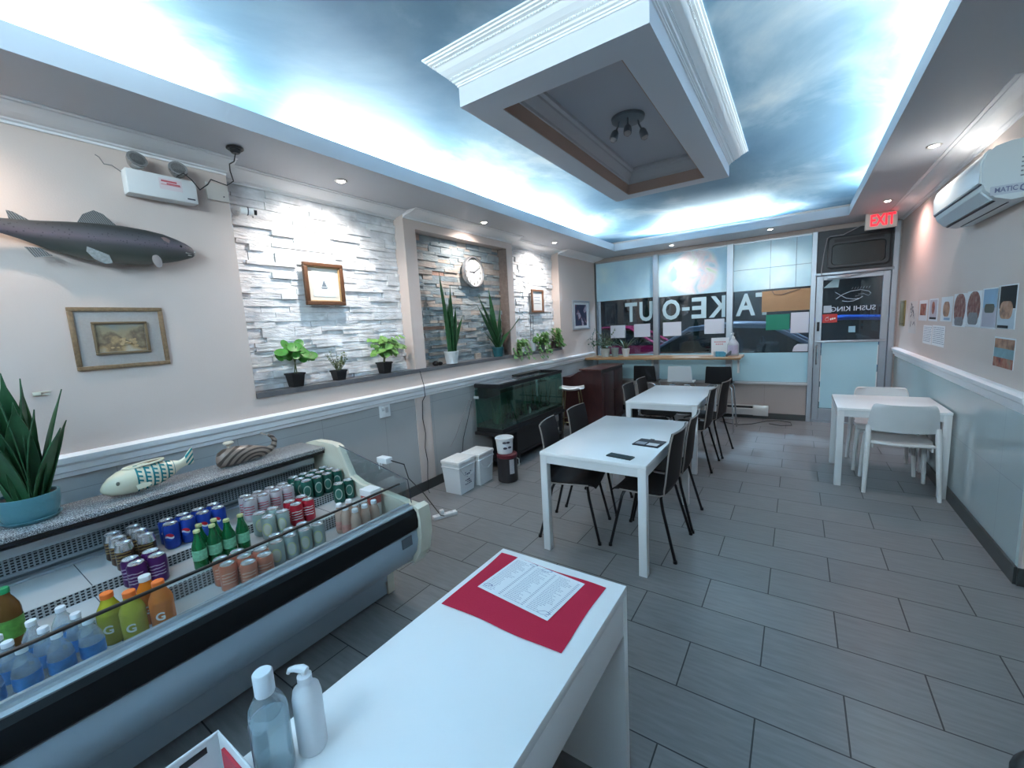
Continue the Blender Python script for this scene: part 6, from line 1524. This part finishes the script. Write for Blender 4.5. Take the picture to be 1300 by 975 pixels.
o = obj('brush_marks', mb, tape_dark, t, smooth=0); o.data.transform(FACE_NX)
t = thing('wall_plaque', 'narrow olive brass plaque on the right wall beside the door', 'plaque', (W, 7.13, 1.535))
o = obj('plaque_plate', MB().box((-.15, -.155, .0003), (.15, .155, .010), .002), mat('olive_brass', (.22, .17, .06), .4, metal=.5), t); o.data.transform(FACE_NX)
o = obj('plaque_border', frame_rect(MB(), .26, .27, .012, .0095, .012, .001), mat('dark_brass', (.12, .09, .03), .4, metal=.5), t); o.data.transform(FACE_NX)

# ================================================================ lights in the soffit and the coffer fixture
glow = mat('lamp_glow', (1, .95, .88), .4, emit=(1.0, .93, .84), estr=14)
def downlight(label, x, y, power, color=WARM, tilt=(0, 0), size=140):
    t = thing('downlight', label, 'downlight', (x, y, SZ), 0, 'recessed spotlights in the soffit')
    obj('trim_ring', MB().lathe([(.030, 0), (.044, -.001), (.046, -.004), (.040, -.008), (.031, -.006), (.028, -.001)], 24, cap=False), mat('ring_nickel', (.50, .48, .46), .3, metal=.7), t)
    obj('lamp', MB().lathe([(0, -.012), (.020, -.011), (.027, -.006), (.028, -.001), (0, -.001)], 20, cap=False), glow, t)
    sp = bpy.data.lights.new('spot_beam', 'SPOT'); sp.energy = power*1.75; sp.color = color; sp.spot_size = math.radians(size); sp.spot_blend = 1.0; sp.shadow_soft_size = .025
    so = bpy.data.objects.new('spot_beam', sp); COL.objects.link(so); so.location = (x, y, SZ-.03); so.rotation_euler = (tilt[0], tilt[1], 0)
downlight('downlight above the mounted fish near the left edge', .30, .02, 10, (1, .80, .62), tilt=(0, .35))
downlight('downlight above the boat picture on the white stone', .303, 2.051, 20, tilt=(0, .35))
downlight('downlight above the clock niche', .294, 3.80, 15, tilt=(0, .35))
downlight('downlight above the certificate at the far left', .287, 5.42, 20, tilt=(0, .35))
downlight('downlight on the right soffit near the air conditioner', 3.933, 4.472, 12, tilt=(0, -.25))
downlight('downlight on the right soffit beside the EXIT sign', 3.921, 6.325, 13, (1, .62, .56), tilt=(0, -.25))
downlight('downlight in the back soffit above the right window pane', 2.795, 7.015, 9, tilt=(.2, 0))
downlight('downlight in the back soffit above the middle window pane', 1.46, 7.12, 9, tilt=(.2, 0))
fx = thing('ceiling_spotlight', 'grey round ceiling fixture with three spot heads in the coffer', 'ceiling light', (2.14, 3.05, 3.005))
fm_ = mat('grey_blue_fixture', (.16, .19, .22), .4, metal=.3)
obj('fixture_base', MB().lathe([(0, -.03), (.085, -.028), (.108, -.018), (.112, -.002), (.112, 0), (0, 0)], 36, cap=False), fm_, fx, smooth=40)
for k, (a, tl_) in enumerate(((3.9, .1), (5.0, .25), (.3, .2))):
    px, py = .065*math.cos(a), .065*math.sin(a)
    q = obj('spot_head', MB().lathe([(0, 0), (.014, -.002), (.024, -.018), (.027, -.045), (.026, -.062), (.022, -.060), (.022, -.05), (0, -.045)], 20, cap=False), fm_, fx, loc=(px*1.35, py*1.35, -.085), rot=(.35*math.sin(a), -.35*math.cos(a), 0), smooth=40)
    obj('spot_bulb', MB().lathe([(0, -.046), (.021, -.050), (.023, -.066), (.014, -.078), (0, -.080)], 18, cap=False), mat('unlit_bulb', (.45, .42, .42), .15, coat=.5), q, smooth=50)
    obj('spot_arm', MB().tube([(px, py, -.026), (px*1.1, py*1.1, -.055), (px*1.35, py*1.35, -.088)], .006), fm_, fx)

# ---------------------------------------------------------------- unidentified black thing, built as a padded stool, cut by the right bottom corner
dk = thing('black_round_thing', 'unidentified black rounded thing built as a padded stool, cut by bottom right corner', 'stool', (3.80, 1.40, 0))
obj('seat', MB().lathe([(0, .40), (.15, .40), (.175, .415), (.18, .44), (.165, .465), (.11, .475), (0, .478)], 32, cap=False), mat('black_vinyl', (.010, .012, .012), .35), dk, smooth=50)
obj('seat_plate', MB().lathe([(0, .385), (.13, .385), (.13, .402), (0, .402)], 24, cap=False), black_pl, dk)
for k in range(4):
    a = PI/4+k*PI/2
    obj('leg', MB().tube([(.11*math.cos(a), .11*math.sin(a), .39), (.17*math.cos(a), .17*math.sin(a), .004)], .011), leg_black, dk)
